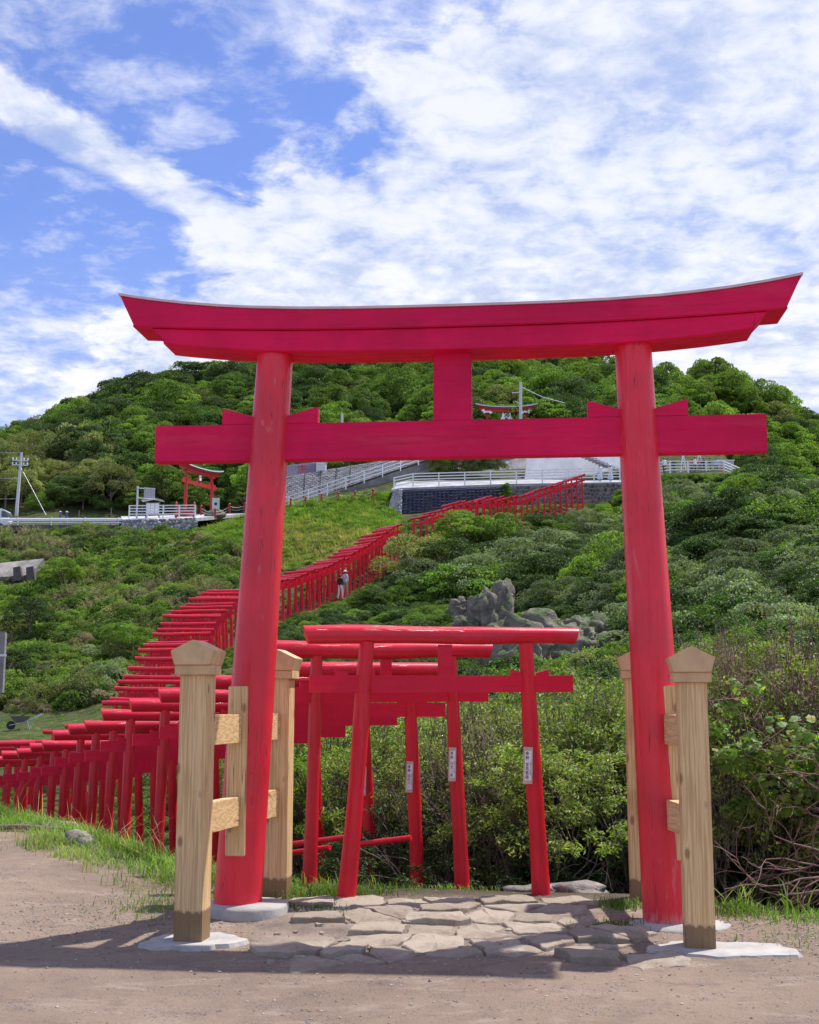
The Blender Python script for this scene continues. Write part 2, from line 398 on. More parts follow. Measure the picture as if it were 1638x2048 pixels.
# ================================================================== SETTING: terrain
# surveyed ground points  (photo x, photo y, distance)
_pts = [
    # near row of gates: feet
    (1000, 1800, 9.9), (870, 1800, 10.6), (700, 1803, 11.7), (560, 1795, 12.8), (420, 1780, 13.6), (330, 1765, 14.8),
    (250, 1750, 16.2), (180, 1738, 17.8), (110, 1722, 19.5), (40, 1715, 21.5), (-60, 1700, 25), (-120, 1680, 31), (-60, 1655, 37), (40, 1635, 41), (120, 1600, 44),
    # stack of gates up the slope: feet
    (250, 1560, 47), (300, 1490, 52), (338, 1415, 57), (372, 1350, 63), (425, 1300, 70), (470, 1270, 75), (540, 1247, 78), (600, 1228, 80), (660, 1203, 83), (720, 1168, 86),
    (780, 1130, 90), (840, 1106, 93), (900, 1078, 96), (970, 1062, 99), (1040, 1055, 102), (1100, 1032, 105), (1160, 1012, 108),
    # lawn and left hillside
    (0, 1500, 50), (100, 1500, 50), (60, 1450, 62), (180, 1440, 62), (0, 1420, 70), (120, 1390, 76), (280, 1370, 78), (0, 1330, 82), (200, 1270, 88), (340, 1220, 90), (0, 1210, 96),
    (200, 1180, 99), (420, 1160, 96), (0, 1120, 108), (200, 1110, 108), (400, 1095, 106), (560, 1110, 100), (620, 1060, 106), (740, 1040, 107), (0, 1058, 115), (240, 1070, 114), (390, 1066, 113), (480, 1040, 114),
    (600, 1012, 116), (740, 1000, 114), (-300, 1060, 116), (-300, 1250, 90), (-400, 1450, 60), (-500, 1650, 40), (-900, 1500, 60), (-900, 1060, 120),
    # terrace and car park level
    (0, 1045, 119), (240, 1040, 122), (400, 1030, 125), (560, 1015, 124),
    (800, 1045, 108), (900, 1040, 109), (1010, 1010, 110.5), (1240, 1010, 110.5), (820, 968, 117), (1000, 962, 118), (1240, 958, 118), (1340, 955, 108), (1470, 955, 108),
    (870, 925, 126), (1050, 900, 132), (1235, 900, 128), (1330, 930, 116), (1500, 935, 116),
    # right hillside
    (950, 1190, 84), (1000, 1300, 58), (1100, 1400, 38), (950, 1420, 36), (1120, 1180, 78), (1120, 1090, 94), (1230, 1060, 97), (1230, 1180, 74), (1250, 1300, 52), (1250, 1400, 34),
    (1380, 1050, 90), (1380, 1180, 68), (1400, 1300, 48), (1520, 1050, 84), (1520, 1180, 62), (1560, 1300, 42), (1638, 1180, 60), (1638, 1040, 84), (1760, 1180, 58), (1760, 1000, 84), (2100, 1150, 50), (2300, 900, 90),
    # wooded hill
    (0, 955, 150), (-200, 1000, 150), (120, 900, 156), (220, 850, 160), (310, 812, 165), (420, 790, 168), (0, 985, 130), (200, 960, 132), (400, 900, 140), (560, 850, 148), (600, 760, 172), (900, 740, 178), (750, 880, 135), (1000, 850, 136), (1000, 775, 160), (1200, 880, 134),
    (1200, 780, 160), (1310, 812, 150), (1420, 778, 146), (1480, 825, 143), (1540, 915, 138), (1590, 1000, 130), (1650, 1100, 122), (1400, 880, 126), (1550, 980, 118), (1660, 1080, 104), (1900, 1160, 110), (2300, 1150, 120), (-700, 1060, 160),
    # what lies behind the hill falls away
    (300, 980, 230), (900, 980, 240), (1400, 1050, 220), (0, 1080, 230), (1900, 1200, 230), (-600, 1200, 240),
]
_CP = np.array([list(at(*p)) for p in _pts])
_extra = np.array([[3.0, 11.2, -1.0], [5, 12, -1.3], [2.0, 11.0, -0.6], [3, 15, -1.6], [6, 16, -1.6], [2, 20, -1.8], [7, 24, -1.0], [1, 28, -1.5], [-3, 24, -2.4], [-6, 32, -3.0], [-1, 14, -0.9], [-2, 18, -1.6],
                   [10, 12, -1.0], [12, 22, 0.0], [-8, 16, -0.6], [-12, 16, -0.3], [-20, 22, -0.5], [-14, 30, -2.4], [-25, 35, -1.5], [20, 20, 0.5], [-30, 10, 0.0], [30, 10, 0.0],
                   [-90, 60, 3], [-120, 140, 14], [120, 60, 10], [140, 140, 20], [-150, 300, -5], [150, 300, -5], [0, 330, -8], [-200, 30, 0], [200, 30, 0], [0, -50, 0], [-100, -50, 0], [100, -50, 0]], dtype=float)
_CP = np.vstack([_CP, _extra])


def _kern(d): return d * np.sqrt(1 + d * 0.02)          # close to a membrane near by, stiffer far away


def _phi(a, b):
    d = np.sqrt(((a[:, None, :] - b[None, :, :]) ** 2).sum(-1) + 0.25); return d


_A = _phi(_CP[:, :2], _CP[:, :2]); n_ = len(_CP)
_Pm = np.hstack([np.ones((n_, 1)), _CP[:, :2]])
_S = np.zeros((n_ + 3, n_ + 3)); _S[:n_, :n_] = _A - np.eye(n_) * 0.25; _S[:n_, n_:] = _Pm; _S[n_:, :n_] = _Pm.T
_w = np.linalg.solve(_S, np.concatenate([_CP[:, 2], np.zeros(3)]))


def smooth(t): t = np.clip(t, 0, 1); return t * t * (3 - 2 * t)


def crest(x):
    """y of the edge of the flat earth forecourt"""
    x = np.asarray(x, float)
    return np.where(x < -1.2, 9.95 + (-1.2 - x) * 1.42, np.where(x < 1.9, 9.75, 9.75 - np.clip((x - 1.9) * 1.6, 0, 0.85)))


def rbf(x, y):
    Q = np.stack([x, y], 1); out = np.empty(len(Q))
    for s in range(0, len(Q), 20000):
        q_ = Q[s:s + 20000]; out[s:s + 20000] = _phi(q_, _CP[:, :2]) @ _w[:n_] + _w[n_] + q_ @ _w[n_ + 1:]
    return out


def _hash_noise(x, y, sc, seed=0.0):
    """cheap smooth value noise"""
    X_, Y_ = x * sc + seed, y * sc + seed * 1.7
    xi, yi = np.floor(X_), np.floor(Y_); fx, fy = X_ - xi, Y_ - yi
    fx, fy = fx * fx * (3 - 2 * fx), fy * fy * (3 - 2 * fy)
    def h(a, b):
        v_ = np.sin(a * 127.1 + b * 311.7 + seed * 13.3) * 43758.5453; return v_ - np.floor(v_)
    return (h(xi, yi) * (1 - fx) + h(xi + 1, yi) * fx) * (1 - fy) + (h(xi, yi + 1) * (1 - fx) + h(xi + 1, yi + 1) * fx) * fy


def fbm(x, y, sc, o=4, seed=0.0):
    s = 0; a = 0.5
    for k in range(o): s = s + a * (_hash_noise(x, y, sc * 2.03 ** k, seed + k * 5.1) - 0.5); a *= 0.5
    return s


def ground(x, y):
    x = np.atleast_1d(np.asarray(x, float)); y = np.atleast_1d(np.asarray(y, float))
    flat = 0.05 * smooth((y - 7.9) / 1.2) + 0.10 * smooth((-1.9 - x) / 1.5) * smooth((y - 8.5) / 2.5)
    flat = flat + 0.035 * fbm(x, y, 0.5, 3) + 0.012 * fbm(x, y, 3.5, 4, 3.0) * smooth((12 - y) / 3) + 0.014 * fbm(x, y, 9.0, 3, 9.0) * smooth((11 - y) / 2) * (0.35 + smooth((np.abs(x - 0.1) - 1.7) / 0.7))
    far = rbf(x, y) + np.clip((y - 20) / 60, 0, 1) * 1.6 * fbm(x, y, 0.11, 3, 2.0)
    d = y - crest(x)
    width = np.where(x > 1.9, 0.7, 1.3)
    t = smooth(d / width)
    return flat * (1 - t) + far * t


def gz(x, y): return float(ground(x, y)[0])


def grid_sheet(name, mat, us, ys, cx=0.0):
    UU, YY = np.meshgrid(us, ys); XX = UU * (np.abs(YY) * 0.9 + 9) + cx
    zz = ground(XX.ravel(), YY.ravel())
    V = np.stack([XX.ravel(), YY.ravel(), zz], 1); nx, ny = len(us), len(ys)
    i = np.arange(nx - 1)[None, :] + np.arange(ny - 1)[:, None] * nx; i = i.ravel()
    F = np.stack([i, i + 1, i + nx + 1, i + nx], 1)
    return link(name, mesh_np(name, V, F, True), mat)


def ground_mat():
    m, nb = material('earth_and_turf'); t = nb.node('ShaderNodeTexCoord').outputs['Object']
    s = nb.node('ShaderNodeSeparateXYZ'); nb.l.new(t, s.inputs[0])
    n_big, n_mid, n_fine = nb.noise(t, 0.55, 4, 0.55), nb.noise(t, 4.5, 6, 0.65), nb.noise(t, 55, 5, 0.7)
    earth = nb.mix(nb.ramp(n_big, 0.35, 0.65), (0.285, 0.212, 0.162), (0.215, 0.158, 0.122))
    earth = nb.mix(nb.m('MULTIPLY', nb.ramp(n_mid, 0.50, 0.70), 0.7), earth, (0.17, 0.128, 0.108))
    earth = nb.mix(nb.m('MULTIPLY', nb.ramp(nb.noise(nb.scale(t, (1.0, 2.2, 1)), 1.6, 7, 0.7, 0.6), 0.52, 0.68), 0.5), earth, (0.40, 0.32, 0.265))
    earth = nb.mix(nb.m('MULTIPLY', nb.ramp(n_fine, 0.55, 0.75), 0.45), earth, (0.42, 0.35, 0.30))
    earth = nb.mix(nb.m('MULTIPLY', nb.ramp(n_fine, 0.42, 0.28), 0.6), earth, (0.12, 0.09, 0.075))
    vo = nb.node('ShaderNodeTexVoronoi'); nb.l.new(t, vo.inputs['Vector']); vo.inputs['Scale'].default_value = 42
    peb = nb.m('MULTIPLY', nb.ramp(vo.outputs['Distance'], 0.34, 0.22), nb.ramp(nb.noise(t, 3.0, 3, 0.6), 0.52, 0.62))
    pebc = nb.mix(0.25, (0.34, 0.29, 0.26), vo.outputs['Color'])
    earth = nb.mix(nb.m('MULTIPLY', peb, 0.55), earth, pebc)
    turf = nb.mix(nb.ramp(nb.noise(t, 1.3, 8, 0.7), 0.35, 0.65), (0.035, 0.05, 0.016), (0.085, 0.10, 0.032))
    turf = nb.mix(nb.m('MULTIPLY', nb.ramp(nb.noise(t, 0.35, 5, 0.6), 0.5, 0.7), 0.5), turf, (0.17, 0.13, 0.07))
    # turf takes over beyond the forecourt
    edge = nb.m('SUBTRACT', s.outputs[1], nb.m('ADD', 9.6, nb.m('MAXIMUM', nb.m('MULTIPLY', nb.m('ADD', s.outputs[0], 1.2), -1.42), 0.0)))
    k = nb.ramp(nb.m('ADD', edge, nb.m('MULTIPLY', nb.m('SUBTRACT', n_mid, 0.5), 1.2)), -0.5, 0.4)
    shaded_soil = nb.mix(nb.ramp(n_mid, 0.4, 0.6), (0.045, 0.035, 0.028), (0.10, 0.08, 0.06))  # bare soil, coloured extra dark to paint in the shade of the hollow
    hollow = nb.m('MULTIPLY', nb.ramp(s.outputs[1], 34.0, 24.0), 0.9)
    turf = nb.mix(hollow, turf, shaded_soil)
    nb.l.new(nb.mix(k, earth, turf), nb.bs.inputs['Base Color']); nb.bs.inputs['Roughness'].default_value = 0.95
    nb.bs.inputs['Specular IOR Level'].default_value = 0.15
    h = nb.m('ADD', nb.m('MULTIPLY', n_mid, 1.0), nb.m('ADD', nb.m('MULTIPLY', n_fine, 0.35), nb.m('MULTIPLY', peb, 0.5)))
    nb.l.new(nb.bump(h, 0.95, 0.032), nb.bs.inputs['Normal'])
    return m


M_GROUND = ground_mat()
us = np.concatenate([np.linspace(-2.4, -0.62, 40), np.linspace(-0.6, 0.6, 260), np.linspace(0.62, 2.4, 40)])
ys = np.concatenate([np.linspace(-60, 0, 16)[:-1], np.linspace(0, 5, 40)[:-1], np.linspace(5, 12, 170)[:-1], np.geomspace(12, 420, 230)])
g_o = tag(grid_sheet('ground', M_GROUND, us, ys), kind='structure')

# ================================================================== MAIN TORII
YAW = -math.radians(5.3)
TC = Vector((0.325, 8.83, 0.0))
torii = thing('torii_gate', 'large red wooden torii gate with upturned lintel at the head of the stone path', 'torii gate', TC, YAW)


def curve_beam(xs, zlo, zhi, y0, y1, endcut):
    """beam whose edges follow zlo(x), zhi(x); ends slope inwards towards the underside"""
    mb = MB(); n = len(xs); vs = []
    for i, x in enumerate(xs):
        a, b = zlo(x), zhi(x)
        xl = x * endcut if i in (0, n - 1) else x
        vs += [(xl, y0, a), (x, y0, b), (x, y1, b), (xl, y1, a)]
    fs = []
    for i in range(n - 1):
        o = 4 * i
        for k in range(4):
            k2 = (k + 1) % 4; fs.append((o + k, o + 4 + k, o + 4 + k2, o + k2))
    fs += [(0, 1, 2, 3), (4 * n - 1, 4 * n - 2, 4 * n - 3, 4 * n - 4)]
    return mb.add(vs, fs)


def kz(x): return 4.300 + 0.155 * (abs(x) / 2.45) ** 3.2


xs = [2.45 * t for t in (-1, -.96, -.9, -.8, -.7, -.6, -.45, -.3, -.15, 0, .15, .3, .45, .6, .7, .8, .9, .96, 1)]
curve_beam(xs, lambda x: kz(x) - 0.155 - 0.085 * (abs(x) / 2.45) ** 4, lambda x: kz(x) - 0.012, -0.19, 0.19, 0.955).build('upper_lintel', M_BEAM, torii, 0.006)
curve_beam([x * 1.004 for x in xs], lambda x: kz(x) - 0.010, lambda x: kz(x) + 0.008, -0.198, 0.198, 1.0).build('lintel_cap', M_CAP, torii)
xs2 = [x * 2.215 / 2.45 for x in xs]
curve_beam(xs2, lambda x: kz(x) - 0.318, lambda x: kz(x) - 0.158 - 0.085 * (abs(x) / 2.45) ** 4, -0.165, 0.165, 0.955).build('lower_lintel', M_BEAM, torii, 0.006)
MB().box((0, 0, 3.353), (4.39, 0.10, 0.272)).build('tie_beam', M_BEAM, torii, 0.006)
MB().box((-0.012, 0, 3.737), (0.277, 0.085, 0.500)).build('centre_strut', M_BEAM, torii, 0.004)


def log_post(mb, p0, p1, r0, r1, n=28, seg=24, wob=0.0):
    pts, rr = [], []
    for i in range(seg + 1):
        t = i / seg; p = Vector(p0).lerp(Vector(p1), t)
        if wob: p += Vector((math.sin(t * 5 + p0[0] * 9) * wob, math.cos(t * 4 + p0[0] * 5) * wob, 0))
        pts.append(p); rr.append(r0 + (r1 - r0) * t + (math.sin(t * 11 + p0[0]) * wob * 0.5))
    return mb.tube(pts, rr, n)


for sgn, b0, b1, z0 in ((-1, -1.522, -1.320, 0.10), (1, 1.418, 1.288, -0.02)):
    log_post(MB(), (b0, 0, z0), (b1, 0, kz(b1) - 0.31), 0.168, 0.131, 40, 30, 0.0015).build('pillar', M_PILLAR, torii)
    cx = b0 + (b1 - b0) * (3.5 / 4.0)
    for s in (-1, 1):
        xa = cx + s * 0.120; xb = cx + s * 0.352
        poly = [(xa, 3.490), (xb, 3.490), (xb, 3.612), (xa, 3.545)]
        if s < 0: poly = poly[::-1]
        MB().prism(poly, -0.046, 0.046).build('wedge', M_BEAM, torii, 0.003)
for x, z, r, h in ((-1.522, 0.110, 0.30, 0.15), (1.418, 0.03, 0.36, 0.09)):
    mb = MB(); n = 40; vs = []; 
    for j, (rr, zz) in enumerate(((1.02, -h), (1.0, -0.02), (0.97, 0.0), (0.45, 0.012))):
        for k in range(n):
            t = 2 * PI * k / n; w_ = 1 + 0.035 * math.sin(3 * t + x) + 0.02 * math.sin(7 * t)
            vs.append((x + 0.06 + rr * r * w_ * math.cos(t), rr * r * w_ * 0.9 * math.sin(t), z + zz))
    fs = [(j * n + k, j * n + (k + 1) % n, (j + 1) * n + (k + 1) % n, (j + 1) * n + k) for j in range(3) for k in range(n)] + [tuple(range(3 * n, 4 * n))]
    mb.add(vs, fs, True).build('footing', M_CONC, torii)


# ------------------------------------------------------------------ timber support frames
def support_frame(label, A, B, board_t, rear_board_t, board_w, zf, zr):
    """A, B: front and rear post centres"""
    root = thing('support_frame', label, 'support frame', (A[0], A[1], 0))
    A, B = Vector((A[0], A[1], 0)), Vector((B[0], B[1], 0)); ax = (B - A); L = ax.length; ax.normalize()
    pyaw = -math.radians(8); R = Matrix.Rotation(pyaw, 3, 'Z')
    for c, z0 in ((Vector((0, 0, 0)), zf), (B - A, zr)):
        e = bpy.data.objects.new('post', MB().box((0, 0, 0.795), (0.182, 0.182, 1.67)).mesh('post'))
        bm = bmesh.new(); bm.from_mesh(e.data); bmesh.ops.bevel(bm, geom=[x for x in bm.edges], offset=0.004, segments=2, affect='EDGES'); bm.to_mesh(e.data); bm.free()
        COL.objects.link(e); e.data.materials.append(M_WOOD_V); e.parent = root; e.location = (c.x, c.y, z0 - 0.02); e.rotation_euler = (0, 0, pyaw)
        b = MB().box((0, 0, 1.66), (0.238, 0.238, 0.062)).build('collar', M_WOOD_E, e, 0.003)
        g = [(-0.117, 1.692), (0.117, 1.692), (0.144, 1.782), (0.0, 1.852), (-0.144, 1.782)]
        MB().prism(g[::-1], -0.14, 0.14).build('cap', M_WOOD_E, e, 0.003)
    for z in (1.305, 0.745):
        for t0, t1 in ((0.09, board_t), (rear_board_t, L - 0.09)):
            MB().bar(ax * t0 + Vector((0, 0, z)), ax * t1 + Vector((0, 0, z)), 0.075, 0.195).build('rail', M_WOOD_H, root, 0.003)
    for t, s in ((board_t, 1), (rear_board_t, -1)):
        c = ax * (t + s * 0.03)
        o = MB().box((0, 0, 0), (board_w, 0.06, 1.15)).build('board', M_WOOD_B, root, 0.005)
        o.location = (c.x, c.y, 1.02); o.rotation_euler = (0, 0, pyaw)
    return root


support_frame('new unpainted timber frame with capped posts around the pillar nearer the row of small gates', (-1.366, 8.15), (-0.985, 9.62), 0.665, 1.03, 0.137, 0.05, 0.05)
support_frame('new unpainted timber frame with capped posts around the pillar beside the tangled bushes', (1.773, 7.95), (1.72, 9.55), 0.60, 0.98, 0.150, 0.0, 0.05)


def mortar_pad(label, c, rx, ry, z, seed):
    mb = MB(); n = 48; vs = [(0, 0, 0.016)]
    for k in range(n):
        t = 2 * PI * k / n
        r = 1 + 0.13 * math.sin(2 * t + seed) + 0.09 * math.sin(5 * t + seed * 2) + 0.05 * math.sin(11 * t + seed)
        vs.append((rx * r * math.cos(t) * 0.86, ry * r * math.sin(t) * 0.86, 0.016))
    for k in range(n):
        x, y, _ = vs[k + 1]; vs.append((x / 0.93, y / 0.93, -0.03))
    fs = [(0, 1 + k, 1 + (k + 1) % n) for k in range(n)] + [(1 + k, 1 + n + k, 1 + n + (k + 1) % n, 1 + (k + 1) % n) for k in range(n)]
    o = mb.add(vs, fs, False).build('mortar_pad', M_CONC); o.location = (c[0], c[1], z - 0.006)
    return tag(o, label, 'mortar pad')


mortar_pad('pale mortar pad under the damp-footed front post next to the cracked flagstones', (-1.35, 8.13), 0.32, 0.30, gz(-1.4, 8.15) + 0.005, 1.0)
mortar_pad('wide pale mortar pad spreading under the front post by the gravel', (1.90, 7.87), 0.46, 0.30, gz(1.8, 7.95) + 0.005, 2.2)

# ================================================================== SMALL GATES
SG = dict(H=2.03, SB=0.755, ST=0.665)                 # height to top, half spacing at base / top
_gm = {}


def gate_meshes(seed):
    if seed in _gm: return _gm[seed]
    r = random.Random(seed); d = {}
    H, SB, ST = SG['H'], SG['SB'], SG['ST']
    for k, s in (('pl', -1), ('pr', 1)):
        tp = ST * (0.885 if (seed == 100 and s < 0) else 1.0)
        d[k] = log_post(MB(), (s * (SB + (ST - tp) * 0.3), 0, -0.35), (s * tp, 0, H - 0.12), 0.072 + r.uniform(-.004, .006), 0.058, 16, 10, 0.006).mesh('pillar')
    mb = MB(); pts, rr = [], []; n = 15; L = 1.065 + r.uniform(-0.03, 0.03); sag = r.uniform(-0.012, 0.012)
    for i in range(n):
        t = i / (n - 1); x = -L + 2 * L * t
        pts.append((x, 0.008 * math.sin(t * 6 + seed), H - 0.068 + sag * math.sin(t * PI) + 0.004 * math.sin(t * 9 + seed)))
        rr.append(0.070 - 0.006 * t + 0.003 * math.sin(t * 13 + seed))
    mb.tube(pts, rr, 20)
    vs = mb.v
    for i, p in enumerate(vs):                          # oblique saw cuts at the ends
        if abs(abs(p[0]) - L) < 0.02: vs[i] = (p[0] - math.copysign(0.30 * (H - 0.0 - p[2]) * 0.9, p[0]), p[1], p[2])
    d['k'] = mb.mesh('lintel_log')
    d['n'] = MB().box((0, 0, H - 0.435), (2.06, 0.045, 0.128)).mesh('tie_beam')
    d['s'] = MB().box((r.uniform(-.01, .02), 0, H - 0.255), (0.105, 0.045, 0.235)).mesh('centre_strut')
    wd = []
    for s in (-1, 1):
        cx = s * (ST + 0.02)
        for q_ in (-1, 1):
            xa, xb = cx + q_ * 0.055, cx + q_ * 0.15
            poly = [(xa, H - 0.371), (xb, H - 0.371), (xb, H - 0.326), (xa, H - 0.350)]
            if q_ < 0: poly = poly[::-1]
            wd.append(MB().prism(poly, -0.02, 0.02).mesh('wedge'))
    d['w'] = wd
    for key, mat in (('pl', M_GATE_V), ('pr', M_GATE_V), ('k', M_GATE_H), ('n', M_GATE_N), ('s', M_GATE_N)): d[key].materials.append(mat)
    for m_ in wd: m_.materials.append(M_GATE_N)
    _gm[seed] = d; return d


def small_gate(loc, rz, label, group, seed, scale=1.0, lean=(0, 0), wedges=True):
    d = gate_meshes(seed)
    t = thing('small_torii', label, 'torii gate', loc, rz, group); t.scale = (scale,) * 3
    t.rotation_euler = (lean[0], lean[1], rz)
    for key, nm in (('pl', 'pillar'), ('pr', 'pillar'), ('k', 'lintel_log'), ('n', 'tie_beam'), ('s', 'centre_strut')):
        link(nm, d[key], None, t)
    if wedges:
        for m_ in d['w']: link('wedge', m_, None, t)
    return t


ORD = ['first', 'second', 'third', 'fourth', 'fifth', 'sixth', 'seventh', 'eighth', 'ninth', 'tenth', 'eleventh', 'twelfth', 'thirteenth', 'fourteenth', 'fifteenth', 'sixteenth', 'seventeenth', 'eighteenth', 'nineteenth',
       'twentieth', 'twenty-first', 'twenty-second', 'twenty-third', 'twenty-fourth', 'twenty-fifth', 'twenty-sixth', 'twenty-seventh', 'twenty-eighth', 'twenty-ninth', 'thirtieth']

# near row: top of each log's end on the valley side, seen at (x, y), its distance and turn
near = [(612, 1250, 9.40, 12), (555, 1281, 10.25, 14), (480, 1320, 11.1, 16), (403, 1348, 12.0, 17), (315, 1378, 12.8, 18), (262, 1398, 13.7, 20), (200, 1417, 14.9, 21), (167, 1441, 15.8, 22),
        (137, 1447, 16.6, 23), (107, 1461, 17.5, 24), (82, 1480, 18.4, 24), (60, 1485, 19.2, 25), (33, 1497, 20.1, 25), (3, 1503, 21.0, 26), (-25, 1512, 22.0, 26), (-50, 1520, 23.0, 26)]
NEAR_GATES = []
for i, (px, py, Yd, dg) in enumerate(near):
    e = at(px, py, Yd); rz = math.radians(dg)          # log end on the -x side is nearer
    wsc = [1.0, .86, .90, .93, .94][i] if i < 5 else .96
    c = e + Vector((math.cos(rz), math.sin(rz), 0)) * 1.065 * wsc; c.z = e.z - SG['H']
    lab = ['small red torii nearest the stone path, its log lintel clear of the others',
           'second small red torii from the stone path, log lintel passing behind the first'][i] if i < 2 else \
        f'{ORD[i]} small red torii from the stone path in the row going down left'
    if i >= 14: lab = f'{ORD[i]} small red torii from the stone path, at the end of the near row'
    NEAR_GATES.append(small_gate(c, rz, lab, 'small red torii of the near row', 100 if i == 0 else i % 4, 1.0, (0, math.radians(random.uniform(-.5, .5)))))
    NEAR_GATES[-1].scale = (wsc, 1, 1)

# plaques with brush lettering
M_PLQ = plain('white_plaque', (0.90, 0.88, 0.93), 0.5, var=0.03, bump=0.0)
M_PLF = plain('plaque_frame', (0.62, 0.52, 0.44), 0.6, var=0.15, bump=0.0)
M_INK = plain('black_ink', (0.02, 0.02, 0.03), 0.6, var=0.0, bump=0.0)


def glyphs(name, chars, size, gap, mat, parent, loc, xsc=1.0):
    """vertical lettering as a flat print"""
    vs, fs, off = [], [], 0
    for i, ch in enumerate(chars):
        if ch == ' ': off += gap * 0.6; continue
        cu = bpy.data.curves.new('t', 'FONT'); cu.body = ch; cu.size = size; cu.align_x = 'CENTER'; cu.align_y = 'CENTER'; cu.resolution_u = 1; cu.extrude = 0.0005
        to = bpy.data.objects.new('t', cu); COL.objects.link(to)
        dg = bpy.context.evaluated_depsgraph_get(); me = bpy.data.meshes.new_from_object(to.evaluated_get(dg))
        b = len(vs)
        for v_ in me.vertices: vs.append((v_.co.x * xsc, -v_.co.z, v_.co.y - off))
        for p in me.polygons: fs.append([b + k for k in p.vertices])
        off += gap
        bpy.data.objects.remove(to); bpy.data.curves.remove(cu)
    me = bpy.data.meshes.new(name); me.from_pydata(vs, [], fs); me.update()
    o = link(name, me, mat, parent); o.location = loc; return o


names = ['宝馬敬雄', '川文一真', '田村元一', '川元文子', '山口一夫', '中村大二']
for i, g in enumerate(NEAR_GATES[:6]):
    x = SG['SB'] - 0.03 - 0.055; z = [0.98, 1.02, 1.0, 1.0, 1.0, 1.0][i]
    h = 0.275
    pl = MB().box((0, 0, 0), (0.072, 0.010, h)).build('plaque', M_PLF, g, 0.002)
    pl.location = (x - 0.035, -0.078, z); pl.rotation_euler = (0, math.radians(2), math.radians(-3))
    MB().box((0, -0.006, 0), (0.050, 0.004, h * 0.80)).build('paper', M_PLQ, pl)
    glyphs('lettering', '奉納 ' + names[i], 0.031, 0.0315, M_INK, pl, (-0.008, -0.0092, 0.088), 0.9)
    glyphs('small_lettering', '平成二十七年四月', 0.011, 0.0125, M_INK, pl, (0.017, -0.0092, 0.02), 0.9)

# far rows along a path: feet at (x, y, distance); turn; how many between
def path_points(ctrl, step):
    P_ = [at(*c) for c in ctrl]; out = []; carry = 0.0
    for a, b in zip(P_[:-1], P_[1:]):
        L = math.hypot(b.x - a.x, b.y - a.y); t = carry
        while t < L: out.append(a.lerp(b, t / L)); t += step
        carry = t - L
    return out


def far_row(ctrl, step, yaw0, yaw1, fmt, group, scale, lift=0.0):
    pts = path_points(ctrl, step); res = []
    for i, p in enumerate(pts):
        t = i / max(1, len(pts) - 1); rz = math.radians(yaw0 + (yaw1 - yaw0) * t + random.uniform(-2, 2))
        z = gz(p.x, p.y); p = Vector((p.x, p.y, max(z, p.z) + lift if abs(z - p.z) < 0.8 else p.z))
        res.append(small_gate(p, rz, fmt(i, len(pts)), group, i % 4, scale * random.uniform(0.96, 1.05), (0, math.radians(random.uniform(-1, 1))), wedges=False))
    return res


far_row([(-35, 1665, 32), (-20, 1645, 36), (40, 1632, 40), (110, 1605, 43.5), (190, 1585, 45.5)], 1.25, 10, -12, lambda i, n: f'{ORD[i]} valley-floor red torii behind the near row, lowest of all the gates', 'red torii on the valley floor', 1.06)
far_row([(278, 1560, 47), (310, 1495, 52), (350, 1412, 57), (380, 1350, 63), (425, 1300, 70), (470, 1268, 75)], 1.22, -6, -10, lambda i, n: f'{ORD[i]} red torii counted upwards in the ladder-like stack climbing the valley side', 'red torii stacked like a ladder', 1.36)
far_row([(520, 1250, 77), (600, 1226, 80), (660, 1201, 83), (720, 1166, 86), (785, 1128, 90)], 0.60, -38, -56, lambda i, n: f'{ORD[i]} red torii counted upwards beside the grassy slope, on the stretch with walking people', 'red torii beside the grassy slope', 1.30)
far_row([(840, 1106, 93), (900, 1078, 96), (970, 1062, 99), (1040, 1055, 102), (1100, 1032, 105), (1158, 1010, 108)], 0.78, -60, -66, lambda i, n: f'{ORD[i]} red torii counted upwards on the last climb below the railed terrace', 'red torii below the terrace', 1.28)

# ================================================================== FLAGSTONES
def voronoi_cells(P_, bounds, nn=22):
    """polygons of the cells of 2-D seeds, clipped to bounds"""
    cells = []
    x0, y0, x1, y1 = bounds
    for i, p in enumerate(P_):
        poly = [(x0, y0), (x1, y0), (x1, y1), (x0, y1)]
        d = ((P_ - p) ** 2).sum(1); order = np.argsort(d)[1:nn]
        for j in order:
            qx, qy = P_[j]; mx, my = (p[0] + qx) / 2, (p[1] + qy) / 2; nx, ny = qx - p[0], qy - p[1]
            out = []
            for k in range(len(poly)):
                a, b = poly[k], poly[(k + 1) % len(poly)]
                da = (a[0] - mx) * nx + (a[1] - my) * ny; db = (b[0] - mx) * nx + (b[1] - my) * ny
                if da <= 0: out.append(a)
                if da * db < 0:
                    t = da / (da - db); out.append((a[0] + (b[0] - a[0]) * t, a[1] + (b[1] - a[1]) * t))
            poly = out
            if len(poly) < 3: break
        cells.append(poly)
    return cells


def shrink_poly(poly, c, d):
    out = []
    for x, y in poly:
        dx, dy = x - c[0], y - c[1]; L = math.hypot(dx, dy) + 1e-9; k = max(0.3, (L - d) / L); out.append((c[0] + dx * k, c[1] + dy * k))
    return out


